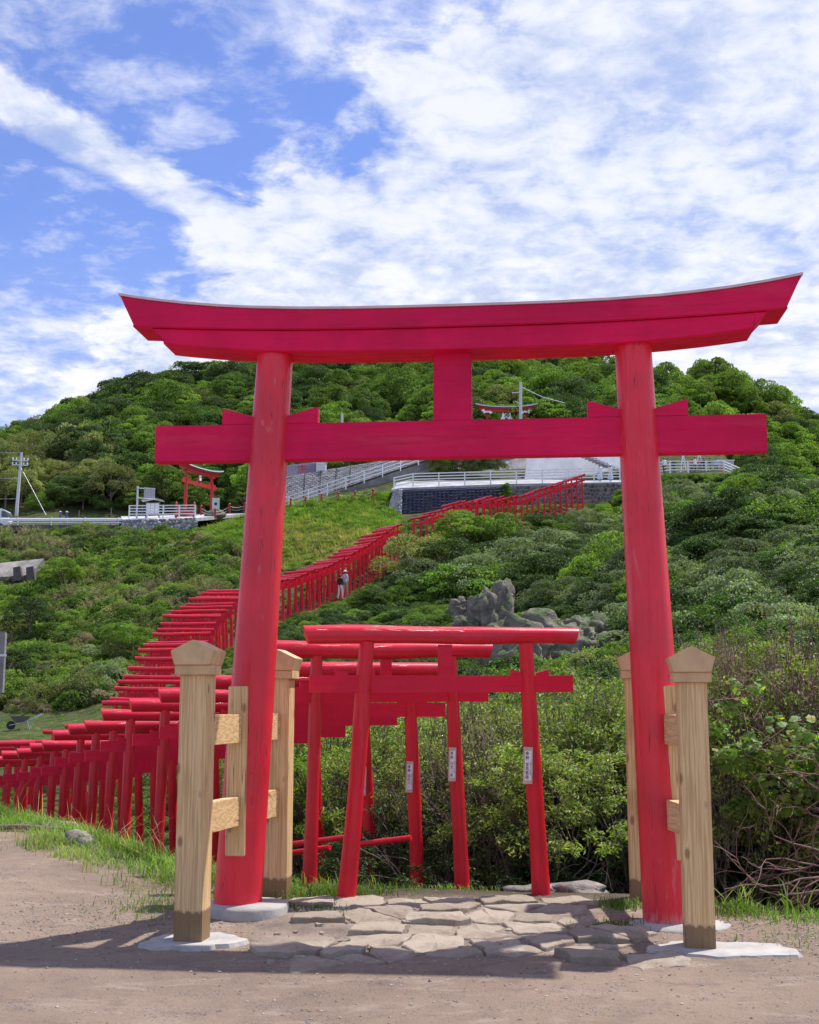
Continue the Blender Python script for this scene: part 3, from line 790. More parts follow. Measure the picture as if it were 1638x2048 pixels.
def stone_mat():
    m, nb = material('flagstone'); t = nb.node('ShaderNodeTexCoord').outputs['Object']
    oi = nb.node('ShaderNodeObjectInfo').outputs['Random']
    base = nb.mix(nb.ramp(oi, 0, 1, smooth=False), (0.29, 0.240, 0.185), (0.41, 0.345, 0.275))
    base = nb.mix(nb.m('MULTIPLY', nb.ramp(nb.noise(t, 3.5, 6, 0.65), 0.42, 0.68), 0.65), base, (0.22, 0.170, 0.130))
    base = nb.mix(nb.m('MULTIPLY', nb.ramp(nb.noise(t, 9, 5, 0.7), 0.55, 0.72), 0.4), base, (0.52, 0.46, 0.42))
    base = nb.mix(nb.m('MULTIPLY', nb.ramp(nb.noise(t, 60, 4, 0.7), 0.56, 0.75), 0.35), base, (0.13, 0.10, 0.085))
    nb.l.new(base, nb.bs.inputs['Base Color']); nb.bs.inputs['Roughness'].default_value = 0.9; nb.bs.inputs['Specular IOR Level'].default_value = 0.2
    nb.l.new(nb.bump(nb.m('ADD', nb.noise(t, 7, 8, 0.7), nb.m('MULTIPLY', nb.noise(t, 40, 4, 0.7), 0.3)), 0.7, 0.03), nb.bs.inputs['Normal'])
    return m


M_STONE = stone_mat()
fx = []
for j in range(9):
    for i in range(10):
        x = -1.6 + i * 0.37 + (j % 2) * 0.18 + random.uniform(-.17, .17); y = 7.25 + j * 0.30 + random.uniform(-.12, .12)
        fx.append((x, y))
fx = np.array(fx); cells = voronoi_cells(fx, (-1.9, 6.9, 2.1, 10.1))
bed = tag(link('stone_path', None), kind='structure')
mbb = MB()                                             # packed earth the stones sit in
bx, by = np.meshgrid(np.linspace(-1.2, 1.35, 40), np.linspace(7.6, 9.6, 32)); bz = ground(bx.ravel(), by.ravel()) + 0.004 - 0.03 * smooth((np.abs(bx.ravel() - 0.075) - 1.05) / .2) - 0.03 * smooth((np.abs(by.ravel() - 8.6) - .82) / .16)
ii = (np.arange(39)[None, :] + np.arange(31)[:, None] * 40).ravel()
link('earth_bed', mesh_np('earth_bed', np.stack([bx.ravel(), by.ravel(), bz], 1), np.stack([ii, ii + 1, ii + 41, ii + 40], 1), True), plain('trodden_earth', (0.235, 0.18, 0.145), 0.95, var=0.3, nscale=3, bump=0.9, bdist=0.02), bed)
for c, poly in zip(fx, cells):
    x, y = c
    front = 7.58 + 0.10 * math.sin(x * 3.1) + 0.28 * max(0, abs(x - 0.3) - 0.85)
    if y < front or y > 9.62 or x < -1.25 or x > 1.42 or len(poly) < 3: continue
    if math.hypot(x + 1.2, y - 8.96) < 0.42 or math.hypot(x + 1.4, y - 8.12) < 0.36 or math.hypot(x - 1.72, y - 8.7) < 0.4 or math.hypot(x - 1.75, y - 7.95) < 0.45: continue
    if random.random() < 0.05: continue
    poly = shrink_poly(poly, c, random.uniform(0.010, 0.034))
    if max(abs(a - x) for a, b in poly) > .42 or max(abs(b - y) for a, b in poly) > .34: continue
    ring = []
    for k in range(len(poly)):
        a, b = poly[k], poly[(k + 1) % len(poly)]; L = math.hypot(b[0] - a[0], b[1] - a[1])
        ring.append(a); n = int(L / 0.055)
        for s in range(1, n + 1):
            t = s / (n + 1); jx, jy = [0.026 * mnoise.noise(Vector((a[0] + (b[0] - a[0]) * t, a[1] + (b[1] - a[1]) * t, q_)) * 9) + random.uniform(-.006, .006) for q_ in (x, y + 3)]
            ring.append((a[0] + (b[0] - a[0]) * t + jx, a[1] + (b[1] - a[1]) * t + jy))
    h = random.choice([random.uniform(0.004, 0.02), random.uniform(0.02, 0.055)]); tx, ty = random.uniform(-.07, .07), random.uniform(-.03, .12)
    g0 = gz(x, y); n = len(ring); vs = []
    fl = [(cx_ - x, cy_ - y) for cx_, cy_ in ring]
    for k_, dz in ((1.03, -0.05), (1.0, -0.006), (0.965, 0.0), (0.60, 0.002)):
        for a, b in fl:
            top = min(0.040, max(0.004, h + a * tx + b * ty))
            vs.append((a * k_, b * k_, (top + dz + (0.016 * mnoise.noise(Vector((a + x, b + y, 0)) * 7) + 0.006 * mnoise.noise(Vector((a + x, b + y, 5)) * 24)) if dz > -0.04 else -0.05)))
    vs.append((0, 0, h + 0.006))
    fs = [(j * n + k, j * n + (k + 1) % n, (j + 1) * n + (k + 1) % n, (j + 1) * n + k) for j in range(3) for k in range(n)] + [(3 * n + k, 3 * n + (k + 1) % n, 4 * n) for k in range(n)]
    o = MB().add(vs, fs, False).build('flagstone', M_STONE, bed); o.location = (x, y, g0)

for _ in range(46):                                    # broken bits between the slabs
    x, y = random.uniform(-1.15, 1.4), random.uniform(7.45, 9.55)
    if math.hypot(x + 1.2, y - 8.96) < .42 or math.hypot(x - 1.72, y - 8.7) < .4 or math.hypot(x + 1.4, y - 8.12) < .36: continue
    n = random.randint(4, 6); r = random.uniform(.018, .05); fl = [(r * random.uniform(.6, 1.2) * math.cos(2 * PI * k / n), r * random.uniform(.5, 1) * math.sin(2 * PI * k / n)) for k in range(n)]
    vs = [(a, b, -.02) for a, b in fl] + [(a * .93, b * .93, random.uniform(.006, .018)) for a, b in fl]
    o = MB().add(vs, [tuple(range(n, 2 * n))] + [(k, (k + 1) % n, n + (k + 1) % n, n + k) for k in range(n)]).build('stone_chip', M_STONE, bed); o.location = (x, y, gz(x, y) + .004); o.rotation_euler = (random.uniform(-.2, .2), random.uniform(-.2, .2), random.uniform(0, 6))
# ================================================================== FOLIAGE BUILDERS
def unit(v_): return v_ / (np.linalg.norm(v_, axis=-1, keepdims=True) + 1e-9)


def leaves(P_, N_, L, Wd, jit=0.6, fold=0.25, up=0.0):
    """one four-cornered folded leaf at every point; N_ is the way it faces"""
    n = len(P_); L = np.broadcast_to(L, (n,)); Wd = np.broadcast_to(Wd, (n,))
    nn = unit(N_ + rng.normal(0, jit, (n, 3)) + np.array([0, 0, up]))
    a = unit(np.cross(nn, rng.normal(0, 1, (n, 3)))); b = np.cross(nn, a)
    V = np.stack([P_ - a * L[:, None] * 0.5, P_ + b * Wd[:, None] * 0.5 + nn * Wd[:, None] * fold + a * L[:, None] * 0.05, P_ + a * L[:, None] * 0.5, P_ - b * Wd[:, None] * 0.5 + nn * Wd[:, None] * fold + a * L[:, None] * 0.05], 1)
    return V.reshape(-1, 3), np.arange(4 * n).reshape(-1, 4)


def dome_dirs(n, zmin=-0.3):
    d = rng.normal(0, 1, (n * 3, 3)); d = unit(d); d = d[d[:, 2] > zmin][:n]; return d


def lobed_points(n, lobes, rl, squash=0.85, zmin=-0.25, pad=1.0):
    """points on the outside of a clump of lobes within a unit dome"""
    c = dome_dirs(lobes, zmin) * (0.62 + 0.18 * rng.random((lobes, 1))) ; c[:, 2] *= squash
    c = np.vstack([c, [[0, 0, 0.25]]]); r = rng.uniform(rl[0], rl[1], len(c)); r[-1] = 0.5
    k = rng.integers(0, len(c), n * 3); d = unit(rng.normal(0, 1, (n * 3, 3))); d[:, 2] = np.where(d[:, 2] < -0.35, -d[:, 2], d[:, 2])
    bumpy = 1 + 0.16 * np.sin(d[:, :1] * 9 + k[:, None]) * np.sin(d[:, 1:2] * 8 + 2 * k[:, None])
    P_ = c[k] + d * (r[k][:, None] * bumpy * (1 - 0.30 * rng.random((n * 3, 1)) ** 2))
    P_[:, 2] = c[k][:, 2] + (P_[:, 2] - c[k][:, 2]) * pad
    keep = np.ones(len(P_), bool)
    for j in range(len(c)): keep &= (np.linalg.norm((P_ - c[j]) / np.array([1, 1, pad]), axis=1) > r[j] * 0.72) | (k == j)
    P_, d = P_[keep][:n], d[keep][:n]
    return P_, d


def crown_mesh(name, n, size, mat, lobes=34, rl=(0.22, 0.38), asp=0.62, jit=0.55, squash=0.85, zmin=-0.25, pad=1.0):
    P_, d = lobed_points(n, lobes, rl, squash, zmin, pad)
    V, F = leaves(P_, d, size * rng.uniform(0.7, 1.3, len(P_)), size * asp * rng.uniform(0.7, 1.2, len(P_)), jit)
    me = mesh_np(name, V, F); me.materials.append(mat); return me


def scatter(name, meshes, pts, scl, idx, label, zsc=None):
    """stuff that nobody could count: copies of a few plants over given points"""
    me = bpy.data.meshes.new(name); me.vertices.add(len(pts)); me.vertices.foreach_set('co', np.asarray(pts, np.float32).ravel())
    n = len(pts)
    zsc = np.ones(n) if zsc is None else zsc
    sc = np.stack([scl, scl * rng.uniform(0.85, 1.15, n), scl * zsc], 1).astype(np.float32)
    rt = np.stack([rng.normal(0, .08, n), rng.normal(0, .08, n), rng.uniform(0, 2 * PI, n)], 1).astype(np.float32)
    a = me.attributes.new('scl', 'FLOAT_VECTOR', 'POINT'); a.data.foreach_set('vector', sc.ravel())
    a = me.attributes.new('rot', 'FLOAT_VECTOR', 'POINT'); a.data.foreach_set('vector', rt.ravel())
    a = me.attributes.new('idx', 'INT', 'POINT'); a.data.foreach_set('value', np.asarray(idx, np.int32))
    me.update(); o = link(name, me)
    colx = bpy.data.collections.new(name + '_kinds')
    for i, m_ in enumerate(meshes):
        k = bpy.data.objects.new(f'{name}_kind_{i:02d}', m_); colx.objects.link(k)
    ng = bpy.data.node_groups.new(name, 'GeometryNodeTree')
    ng.interface.new_socket('Geometry', in_out='INPUT', socket_type='NodeSocketGeometry'); ng.interface.new_socket('Geometry', in_out='OUTPUT', socket_type='NodeSocketGeometry')
    gi, go = ng.nodes.new('NodeGroupInput'), ng.nodes.new('NodeGroupOutput')
    ci = ng.nodes.new('GeometryNodeCollectionInfo'); ci.inputs['Collection'].default_value = colx; ci.inputs['Separate Children'].default_value = True; ci.inputs['Reset Children'].default_value = True
    ip = ng.nodes.new('GeometryNodeInstanceOnPoints'); ip.inputs['Pick Instance'].default_value = True

    def attr(nm, dt):
        x = ng.nodes.new('GeometryNodeInputNamedAttribute'); x.data_type = dt; x.inputs['Name'].default_value = nm; return x.outputs['Attribute']
    er = ng.nodes.new('FunctionNodeEulerToRotation')
    ng.links.new(attr('rot', 'FLOAT_VECTOR'), er.inputs[0]); ng.links.new(er.outputs[0], ip.inputs['Rotation'])
    ng.links.new(attr('scl', 'FLOAT_VECTOR'), ip.inputs['Scale']); ng.links.new(attr('idx', 'INT'), ip.inputs['Instance Index'])
    ng.links.new(gi.outputs[0], ip.inputs['Points']); ng.links.new(ci.outputs[0], ip.inputs['Instance']); ng.links.new(ip.outputs[0], go.inputs[0])
    md = o.modifiers.new('scatter', 'NODES'); md.node_group = ng
    tag(o, label, None, None, 'stuff'); return o


def project(x, y, z):
    c, s = math.cos(PITCH), math.sin(PITCH); dy, dz = y, z - EYE
    depth = dy * c + dz * s; upv = -dy * s + dz * c
    return 819 + FPX * x / depth, 1024 - FPX * upv / depth


def inside(px, py, poly):
    r = np.zeros(len(px), bool); n = len(poly)
    for i in range(n):
        (x1, y1), (x2, y2) = poly[i], poly[(i + 1) % n]
        c = ((y1 > py) != (y2 > py)) & (px < (x2 - x1) * (py - y1) / (y2 - y1 + 1e-12) + x1); r ^= c
    return r


GATES_XY = np.array([[o.location.x, o.location.y] for o in bpy.data.objects if o.name.startswith('small_torii') and o.type == 'EMPTY'])


def gate_dist(x, y):
    out = np.empty(len(x))
    for s in range(0, len(x), 5000): out[s:s + 5000] = np.sqrt(((np.stack([x[s:s + 5000], y[s:s + 5000]], 1)[:, None] - GATES_XY[None]) ** 2).sum(-1)).min(1)
    return out


# crown and bush kinds (unit size)
CROWN = [crown_mesh('crown_wood', 8200, 0.060, L_WOOD, 40, (0.16, 0.34), pad=0.75), crown_mesh('crown_wood_b', 8200, 0.056, L_WOOD, 54, (0.14, 0.30), pad=0.42, squash=1.0),
         crown_mesh('crown_dark', 8000, 0.058, L_DARK, 44, (0.15, 0.32), pad=0.7), crown_mesh('crown_dark_b', 7600, 0.060, L_DARK, 46, (0.16, 0.34), pad=0.40, squash=1.0),
         crown_mesh('crown_fresh', 8400, 0.058, L_BRIGHT, 50, (0.14, 0.30), pad=0.5), crown_mesh('crown_silver', 7600, 0.052, L_SILVER, 44, (0.14, 0.32), pad=0.6, squash=1.0),
         crown_mesh('crown_scrub', 6200, 0.058, L_SCRUB, 34, (0.14, 0.34), pad=0.7, jit=0.9)]
BUSH = [crown_mesh('bush_wood', 4200, 0.085, L_WOOD, 20, (0.26, 0.42)), crown_mesh('bush_dark', 4200, 0.085, L_DARK, 22, (0.25, 0.42)), crown_mesh('bush_fresh', 4200, 0.085, L_BRIGHT, 20, (0.26, 0.42)),
        crown_mesh('bush_silver', 4400, 0.072, L_SILVER, 24, (0.22, 0.38)), crown_mesh('bush_scrub', 4000, 0.078, L_SCRUB, 22, (0.22, 0.38), jit=0.8), crown_mesh('bush_dry', 3200, 0.07, L_DRY, 20, (0.2, 0.4), jit=1.0)]


def tuft_mesh(name, n, h, spread, mat, wdt=0.02, lean=0.55):
    """arching blades, unit clump"""
    r = spread * np.sqrt(rng.random(n)); t = rng.uniform(0, 2 * PI, n); base = np.stack([r * np.cos(t), r * np.sin(t), np.zeros(n)], 1)
    az = rng.uniform(0, 2 * PI, n); dirh = np.stack([np.cos(az), np.sin(az), np.zeros(n)], 1); side = np.stack([-np.sin(az), np.cos(az), np.zeros(n)], 1)
    H_ = h * rng.uniform(0.5, 1.15, n)[:, None]; ln = (lean * rng.uniform(0.2, 1.3, n))[:, None]; w_ = wdt * rng.uniform(0.6, 1.3, n)[:, None]
    rows = []
    for k, (s, ww) in enumerate(((0, 1), (0.4, 0.9), (0.75, 0.6), (1.0, 0.08))):
        c = base + dirh * H_ * ln * s ** 2 + np.array([0, 0, 1]) * H_ * (s - 0.28 * ln * s ** 3); rows += [c - side * w_ * ww / 2, c + side * w_ * ww / 2]
    V = np.stack(rows, 1).reshape(-1, 3); b = np.arange(n)[:, None] * 8
    F = np.concatenate([b + np.array([[0, 1, 3, 2]]), b + np.array([[2, 3, 5, 4]]), b + np.array([[4, 5, 7, 6]])], 0)
    me = mesh_np(name, V, F); me.materials.append(mat); return me


TUFT = [tuft_mesh('tuft_green', 46, 1.0, 0.28, L_GRASS, 0.05, 0.7), tuft_mesh('tuft_green_b', 60, 0.8, 0.4, L_GRASS, 0.045, 0.9), tuft_mesh('tuft_straw', 40, 1.0, 0.3, L_STRAW, 0.035, 0.8)]


def cloud_points(n, x0, x1, y0, y1, seed_keep=None):
    x = rng.uniform(x0, x1, n); y = rng.uniform(y0, y1, n); z = ground(x, y); px, py = project(x, y, z)
    return x, y, z, px, py


# ---- wooded hill
x, y, z, px, py = cloud_points(6200, -75, 85, 118, 205)
flat_zone = inside(px, py, [(560, 1060), (560, 905), (860, 905), (870, 930), (1010, 935), (1060, 890), (1240, 890), (1340, 880), (1480, 900), (1490, 1000), (1240, 1060)])
road_zone = (y < 123) & (px < 560)
keep = ~flat_zone & ~road_zone & (px > -160) & (px < 1800)
gap = (px > 960) & (px < 1060) & (py > 700) & (py < 905) & (y < 134)
keep &= ~gap & ~((px > 560) & (px < 1300) & (y < 131))
x, y, z, px, py = [a[keep] for a in (x, y, z, px, py)]
sel = []; grid = {}
for i in range(len(x)):
    k = (int(x[i] / 2.6), int(y[i] / 2.6))
    if k in grid: continue
    grid[k] = 1; sel.append(i)
sel = np.array(sel); x, y, z, px, py = [a[sel] for a in (x, y, z, px, py)]
patch = fbm(x, y, 0.055, 3, 4.0)
idx = np.where(patch > 0.12, 4, np.where(patch > 0.0, rng.integers(0, 2, len(x)), rng.integers(0, 4, len(x))))
idx = np.where(rng.random(len(x)) < 0.10, 4, idx)
idx = np.where(rng.random(len(x)) < 0.12, 2, idx); idx = np.where(rng.random(len(x)) < 0.05, 6, idx)
idx = np.where((px < 260) & (py > 850) & (y < 140), np.where(rng.random(len(x)) < 0.6, 6, 3), idx)
scl = rng.uniform(1.9, 3.6, len(x)) * np.where(y < 128, 0.85, 1.0)
hz = rng.uniform(0.85, 1.35, len(x))
print('hill trees', len(x))
# individually standing trees: those nearest and those on the skyline
M_TRUNKD = M_BARK
TR = []
for s_ in range(3):
    mb = MB(); r = random.Random(s_)
    mb.tube([(0, 0, -1.2), (0.03, 0.02, -0.5), (r.uniform(-.1, .1), 0.04, 0.15), (r.uniform(-.2, .2), 0.0, 0.7)], [0.055, 0.045, 0.035, 0.015], 7)
    for b in range(5):
        a = r.uniform(0, 2 * PI); z0 = r.uniform(-0.3, 0.3); mb.tube([(0, 0.02, z0), (0.3 * math.cos(a), 0.3 * math.sin(a), z0 + 0.25), (0.65 * math.cos(a), 0.65 * math.sin(a), z0 + 0.45)], [0.026, 0.018, 0.008], 5)
    me = mb.mesh('trunk'); me.materials.append(M_BARK); TR.append(me)
sky_line = []
order = np.argsort(-(py * 0 + (z + scl * 0)))
near_front = np.where((y < 131) & (px > -40) & (px < 1680))[0]
# skyline: highest seen tree in each 26-pixel column
colm = {}
for i in range(len(x)):
    _, ty = project(x[i], y[i], z[i] + scl[i] * 1.6)
    k = int(px[i] // 34)
    if 0 <= px[i] <= 1638 and (k not in colm or ty < colm[k][0]): colm[k] = (ty, i)
ids = sorted(set([v_[1] for v_ in colm.values()]) | set(near_front.tolist()))
side_word = lambda p: 'over the minibus' if p < 130 else 'over the guardrail' if p < 260 else 'over the noticeboard' if p < 345 else 'over the green-roofed torii' if p < 480 else 'over the big pillar' if p < 590 else \
    'over the lavender shed' if p < 700 else 'over the brown fence' if p < 860 else 'over the fox torii' if p < 1080 else 'over the upper stairs' if p < 1240 else 'over the viewing platform' if p < 1480 else 'on the seaward shoulder'
kindw = {0: 'mid green rounded', 1: 'mid green many-lobed', 2: 'dark green rounded', 3: 'dark green broad', 4: 'fresh green', 5: 'silvery green', 6: 'dull olive'}
ids = sorted(ids, key=lambda i: px[i]); seen_ = {}; skyset = {v_[1] for v_ in colm.values()}
def tree_phrase(i): return f"{kindw[int(idx[i])]} tree {'on the skyline' if i in skyset else 'at the wood edge'} {side_word(px[i])}"
tot_ = {}
for i in ids: tot_[tree_phrase(i)] = tot_.get(tree_phrase(i), 0) + 1
isind = np.zeros(len(x), bool)
for i in ids:
    isind[i] = True
    ph = tree_phrase(i); seen_[ph] = seen_.get(ph, 0) + 1
    lab = ph if tot_[ph] == 1 else f'{ORD[seen_[ph] - 1]} from the left: {ph}'
    t = thing('hill_tree', lab, 'tree', (x[i], y[i], z[i] + scl[i] * 0.55 * hz[i]), random.uniform(0, 6.28), 'evergreen trees at the front and on the skyline of the hill wood')
    t.scale = (scl[i], scl[i], scl[i] * hz[i])
    link('trunk', TR[i % 3], None, t); link('crown', CROWN[int(idx[i])], None, t)
m_ = ~isind
scatter('hill_wood', CROWN, np.stack([x, y, z + scl * 0.5 * hz], 1)[m_], scl[m_], idx[m_], 'dense evergreen wood covering the hill behind the terrace', hz[m_])
# low filling between the stems
x, y, z, px, py = cloud_points(2600, -70, 80, 119, 175)
k = ~inside(px, py, [(560, 1060), (560, 905), (860, 905), (870, 930), (1010, 935), (1060, 890), (1240, 890), (1340, 880), (1480, 900), (1490, 1000), (1240, 1060)]) & ~((y < 122) & (px < 560)) & ~((px > 540) & (px < 1320) & (y < 130))
x, y, z = x[k], y[k], z[k]
scatter('wood_undergrowth', BUSH, np.stack([x, y, z + 0.3], 1), rng.uniform(0.9, 1.7, len(x)), rng.choice([0, 1, 1, 4], len(x)), 'undergrowth filling the wood floor under the hill trees')

# ---- hillsides
def slope_zone(name, n, box, poly, sizes, kinds, probs, label, gd=2.2, cell=0.0, sink=0.35, meshes=None, zs=(0.7, 1.0), noise_mask=None):
    x, y, z, px, py = cloud_points(n, *box)
    k = inside(px, py, poly) & (gate_dist(x, y) > gd) & (y - crest(x) > 0.5)
    k &= ~(inside(px, py, [(955, 1200), (1010, 1180), (1060, 1235), (1180, 1225), (1255, 1240), (1265, 1400), (1040, 1400), (990, 1300)]) & (fbm(x, y, 0.35, 3, 21.0) < 0.02))
    if noise_mask is not None: k &= fbm(x, y, noise_mask[0], 3, noise_mask[2]) > noise_mask[1]
    x, y, z, px, py = [a[k] for a in (x, y, z, px, py)]
    s = rng.uniform(sizes[0], sizes[1], len(x)) * (0.75 + 0.5 * rng.random(len(x)))
    _, ty = project(x, y, z + s * (1.3 - sink) * zs[1]); lim = np.interp(px, [560, 600, 660, 720, 782, 800, 870, 1000, 1180, 1200, 1300, 1330, 1480, 1500], [1245, 1236, 1210, 1174, 1120, 1040, 1020, 1022, 1015, 1000, 990, 952, 950, 900])
    k = (ty > lim) | (not name.startswith(('right', 'gully'))); x, y, z, px, py, s = [a[k] for a in (x, y, z, px, py, s)]
    pn = fbm(x, y, 0.13, 3, 8.0)
    order = rng.choice(len(kinds), len(x), p=probs)
    shift = np.where(pn > 0.08, 0, np.where(pn < -0.08, len(kinds) - 1, order)); pick = np.where(rng.random(len(x)) < 0.55, shift, order)
    scatter(name, meshes or BUSH, np.stack([x, y, z + s * (0.5 - sink) - 0.1], 1), s, np.array(kinds)[pick], label, rng.uniform(zs[0], zs[1], len(x)))
    print(name, len(x)); return x, y, z


# more kinds for the open slopes: upright sprays and loose twiggy heads
def spray_mesh(name, n, mat, h=1.0, L=0.16, Wd=0.035):
    """leaves set along many rising shoots"""
    sh = 46; a = rng.uniform(0, 2 * PI, sh); tilt = rng.uniform(0.0, 0.75, sh); ln = h * rng.uniform(.6, 1.15, sh)
    k = rng.integers(0, sh, n); t = rng.uniform(.25, 1, n) ** .8
    dx, dy = np.cos(a[k]) * np.sin(tilt[k]), np.sin(a[k]) * np.sin(tilt[k]); dz = np.cos(tilt[k])
    P_ = np.stack([dx * ln[k] * t * (0.7 + .5 * t), dy * ln[k] * t * (0.7 + .5 * t), dz * ln[k] * t - 0.3], 1) + rng.normal(0, .035, (n, 3))
    V, F = leaves(P_, np.stack([dx, dy, np.full(n, .8)], 1), L * rng.uniform(.6, 1.3, n), Wd * rng.uniform(.7, 1.3, n), .8)
    me = mesh_np(name, V, F); me.materials.append(mat); return me


BUSH += [spray_mesh('bush_spray', 2400, L_BRIGHT), spray_mesh('bush_spray_scrub', 2400, L_SCRUB, 1.2, .13, .03), crown_mesh('bush_loose', 2600, 0.10, L_WOOD, 14, (0.2, 0.5), jit=1.1, squash=1.0), spray_mesh('bush_spray_dry', 1800, L_DRY, 1.2, .12, .022)]
LEFT = [(-300, 1062), (240, 1074), (390, 1080), (450, 1105), (520, 1150), (470, 1200), (330, 1262), (240, 1375), (170, 1418), (-60, 1410), (-300, 1500)]
slope_zone('left_hillside_scrub', 11000, (-85, -14, 60, 114), LEFT, (0.55, 1.45), [2, 0, 4, 5, 3, 1, 6, 7, 8, 9], [.10, .14, .16, .04, .06, .08, .12, .12, .12, .06], 'mixed scrub covering the slope under the guardrail road')
GRS = [(390, 1062), (500, 1020), (640, 1000), (790, 985), (800, 1062), (640, 1145), (540, 1195), (440, 1140)]
slope_zone('grassy_slope', 9000, (-26, 2, 96, 117), GRS, (0.40, 0.8), [0, 1, 2], [.5, .42, .08], 'long green grass on the slope beneath the ramp', 1.4, sink=0.5, meshes=TUFT)
slope_zone('slope_creepers', 3400, (-26, 2, 95, 116.5), GRS, (0.35, 0.75), [0, 2, 4, 3], [.35, .3, .2, .15], 'low green creepers among the grass beneath the ramp', 1.7, sink=0.55, zs=(0.35, 0.6))
RIGHT = [(800, 1075), (900, 1072), (1010, 1075), (1100, 1042), (1180, 1010), (1240, 1008), (1340, 960), (1480, 950), (1800, 950), (2200, 1400), (1240, 1420), (1240, 1250), (1000, 1210), (900, 1200), (600, 1260), (640, 1215), (700, 1180), (780, 1140)]
slope_zone('right_hillside_bushes', 2100, (-14, 75, 40, 112), RIGHT, (1.6, 3.0), [5, 2, 0, 4, 1, 3], [.30, .20, .14, .12, .12, .12], 'big rounded bushes covering the steep slope beneath the terrace', 3.4, zs=(0.7, 1.15), meshes=CROWN, sink=0.45)
slope_zone('right_hillside_scrub', 5200, (-14, 75, 40, 112), RIGHT, (0.5, 1.1), [3, 0, 1, 2, 8, 7, 6, 1], [.10, .18, .24, .10, .12, .07, .05, .14], 'low scrub between the big bushes beneath the terrace', 2.0, zs=(0.6, 1.0))
slope_zone('path_side_growth', 7000, (-20, 22, 44, 111), [(180, 1500), (330, 1260), (470, 1190), (560, 1180), (800, 1050), (1000, 1010), (1250, 990), (1250, 1100), (800, 1180), (600, 1300), (480, 1420), (300, 1600)], (0.28, 0.55), [0, 2, 4, 8, 6], [.28, .2, .22, .2, .1], 'low growth crowding both sides of the gate path', 1.35, sink=0.5, zs=(0.5, 0.9))
slope_zone('valley_growth', 5200, (-24, 3, 10.5, 46), [(-200, 1400), (330, 1400), (1000, 1500), (1000, 1850), (-200, 1850)], (0.22, 0.42), [1, 0, 4, 6, 8], [.3, .25, .2, .12, .13], 'low growth on the valley floor behind the near gates', 1.25, sink=0.5, zs=(0.5, 0.9))
slope_zone('gully_creepers', 3200, (-8, 25, 30, 90), [(560, 1260), (900, 1190), (1250, 1200), (1260, 1420), (600, 1420)], (0.5, 1.0), [1, 2, 0, 1], [.35, .2, .25, .2], 'dark green creepers around the rock face in the gully', 2.4, zs=(0.5, 0.8))
LAWN = [(-200, 1430), (230, 1405), (260, 1440), (230, 1600), (-200, 1640)]
slope_zone('lawn_grass', 9000, (-50, -12, 42, 75), LAWN, (0.14, 0.30), [0, 1], [.5, .5], 'short grass of the little lawn around the wheelbarrow', 2.0, sink=0.5, meshes=TUFT)
slope_zone('lawn_edge_scrub', 900, (-60, -12, 52, 90), [(-200, 1390), (230, 1375), (250, 1405), (100, 1428), (-200, 1445)], (0.5, 1.0), [4, 5, 5, 0], [.3, .3, .3, .1], 'dry scrub along the upper edge of the lawn', 2.0)
# big bushes that can be told apart on the slope by the gates
BB = [(832, 1120, 85, 3.0, 6, 'brownish olive tree-like bush hiding the gap in the gate tunnel'), (892, 1130, 84, 3.1, 3, 'dark spreading bush beside the brownish one, over shaded stems'), (930, 1060, 89, 2.6, 4, 'fresh green bush with sunlit top below the dark louvred wall'),
      (985, 1062, 89, 2.2, 0, 'mid green bush between the white pipe and the last climb of gates'), (868, 1185, 79, 2.6, 2, 'dark bush beneath the brownish one, above the gully'), (622, 1238, 77, 0.9, 6, 'yellowish bush in front of the gates just below the two climbers'),
      (1040, 1062, 95, 1.2, 6, 'thin brown-leaved bush overlapping the last climb of gates'), (1190, 1060, 94, 2.4, 5, 'silvery bush under the last gates, left of the big pillar'), (1215, 1030, 98, 1.6, 4, 'sunlit fresh green bush touching the big pillar below the cobble wall'),
      (1370, 1010, 92, 2.6, 5, 'pale silvery bush directly under the platform'), (1440, 1075, 86, 2.5, 5, 'wide silvery bush half way down the seaward slope'), (1490, 990, 93, 2.7, 4, 'fresh green domed bush right of the platform'), (1600, 1060, 84, 2.6, 1, 'mid green bush at the seaward edge of the slope'),
      (1540, 1180, 62, 2.0, 2, 'dark bush low on the seaward slope'), (1460, 1200, 60, 1.7, 5, 'grey-leaved bush low on the seaward slope behind the dry shrub'), (1130, 1130, 80, 1.9, 2, 'dark bush above the broad rock face'), (1400, 1130, 74, 2.0, 2, 'dark hollow bush beside the big pillar, half way up'),
      (120, 1140, 97, 2.0, 4, 'bright green tree-like bush beside the weathered concrete wall'), (235, 1300, 80, 1.3, 6, 'olive bush on the lower left slope above the lawn'), (265, 1270, 80, 1.5, 0, 'round green bush just left of the ladder of gates'), (60, 1230, 86, 1.9, 3, 'dark bush above the lawn at the left edge'), (20, 1330, 78, 1.6, 2, 'dark low bush beside the grey concrete post')]
for px_, py_, Yd, r_, k_, lab in BB:
    p = at(px_, py_, Yd); t = thing('hillside_bush', lab, 'bush', (p.x, p.y, p.z - r_ * .15), random.uniform(0, 6)); t.scale = (r_, r_, r_ * random.uniform(.85, 1.1)); link('trunk', TR[int(px_) % 3], None, t); link('crown', CROWN[k_], None, t)
m_ = 420; px_ = rng.uniform(1235, 1540, m_); Yd_ = rng.uniform(104.5, 108.6, m_); P_ = np.array([[at(a, 950, b).x, b, gz(at(a, 950, b).x, b)] for a, b in zip(px_, Yd_)])
s_ = rng.uniform(.35, .75, m_); _, ty_ = project(P_[:, 0], P_[:, 1], P_[:, 2] + s_); P_[:, 2] -= np.clip(946 - ty_, -14, 30) * .045
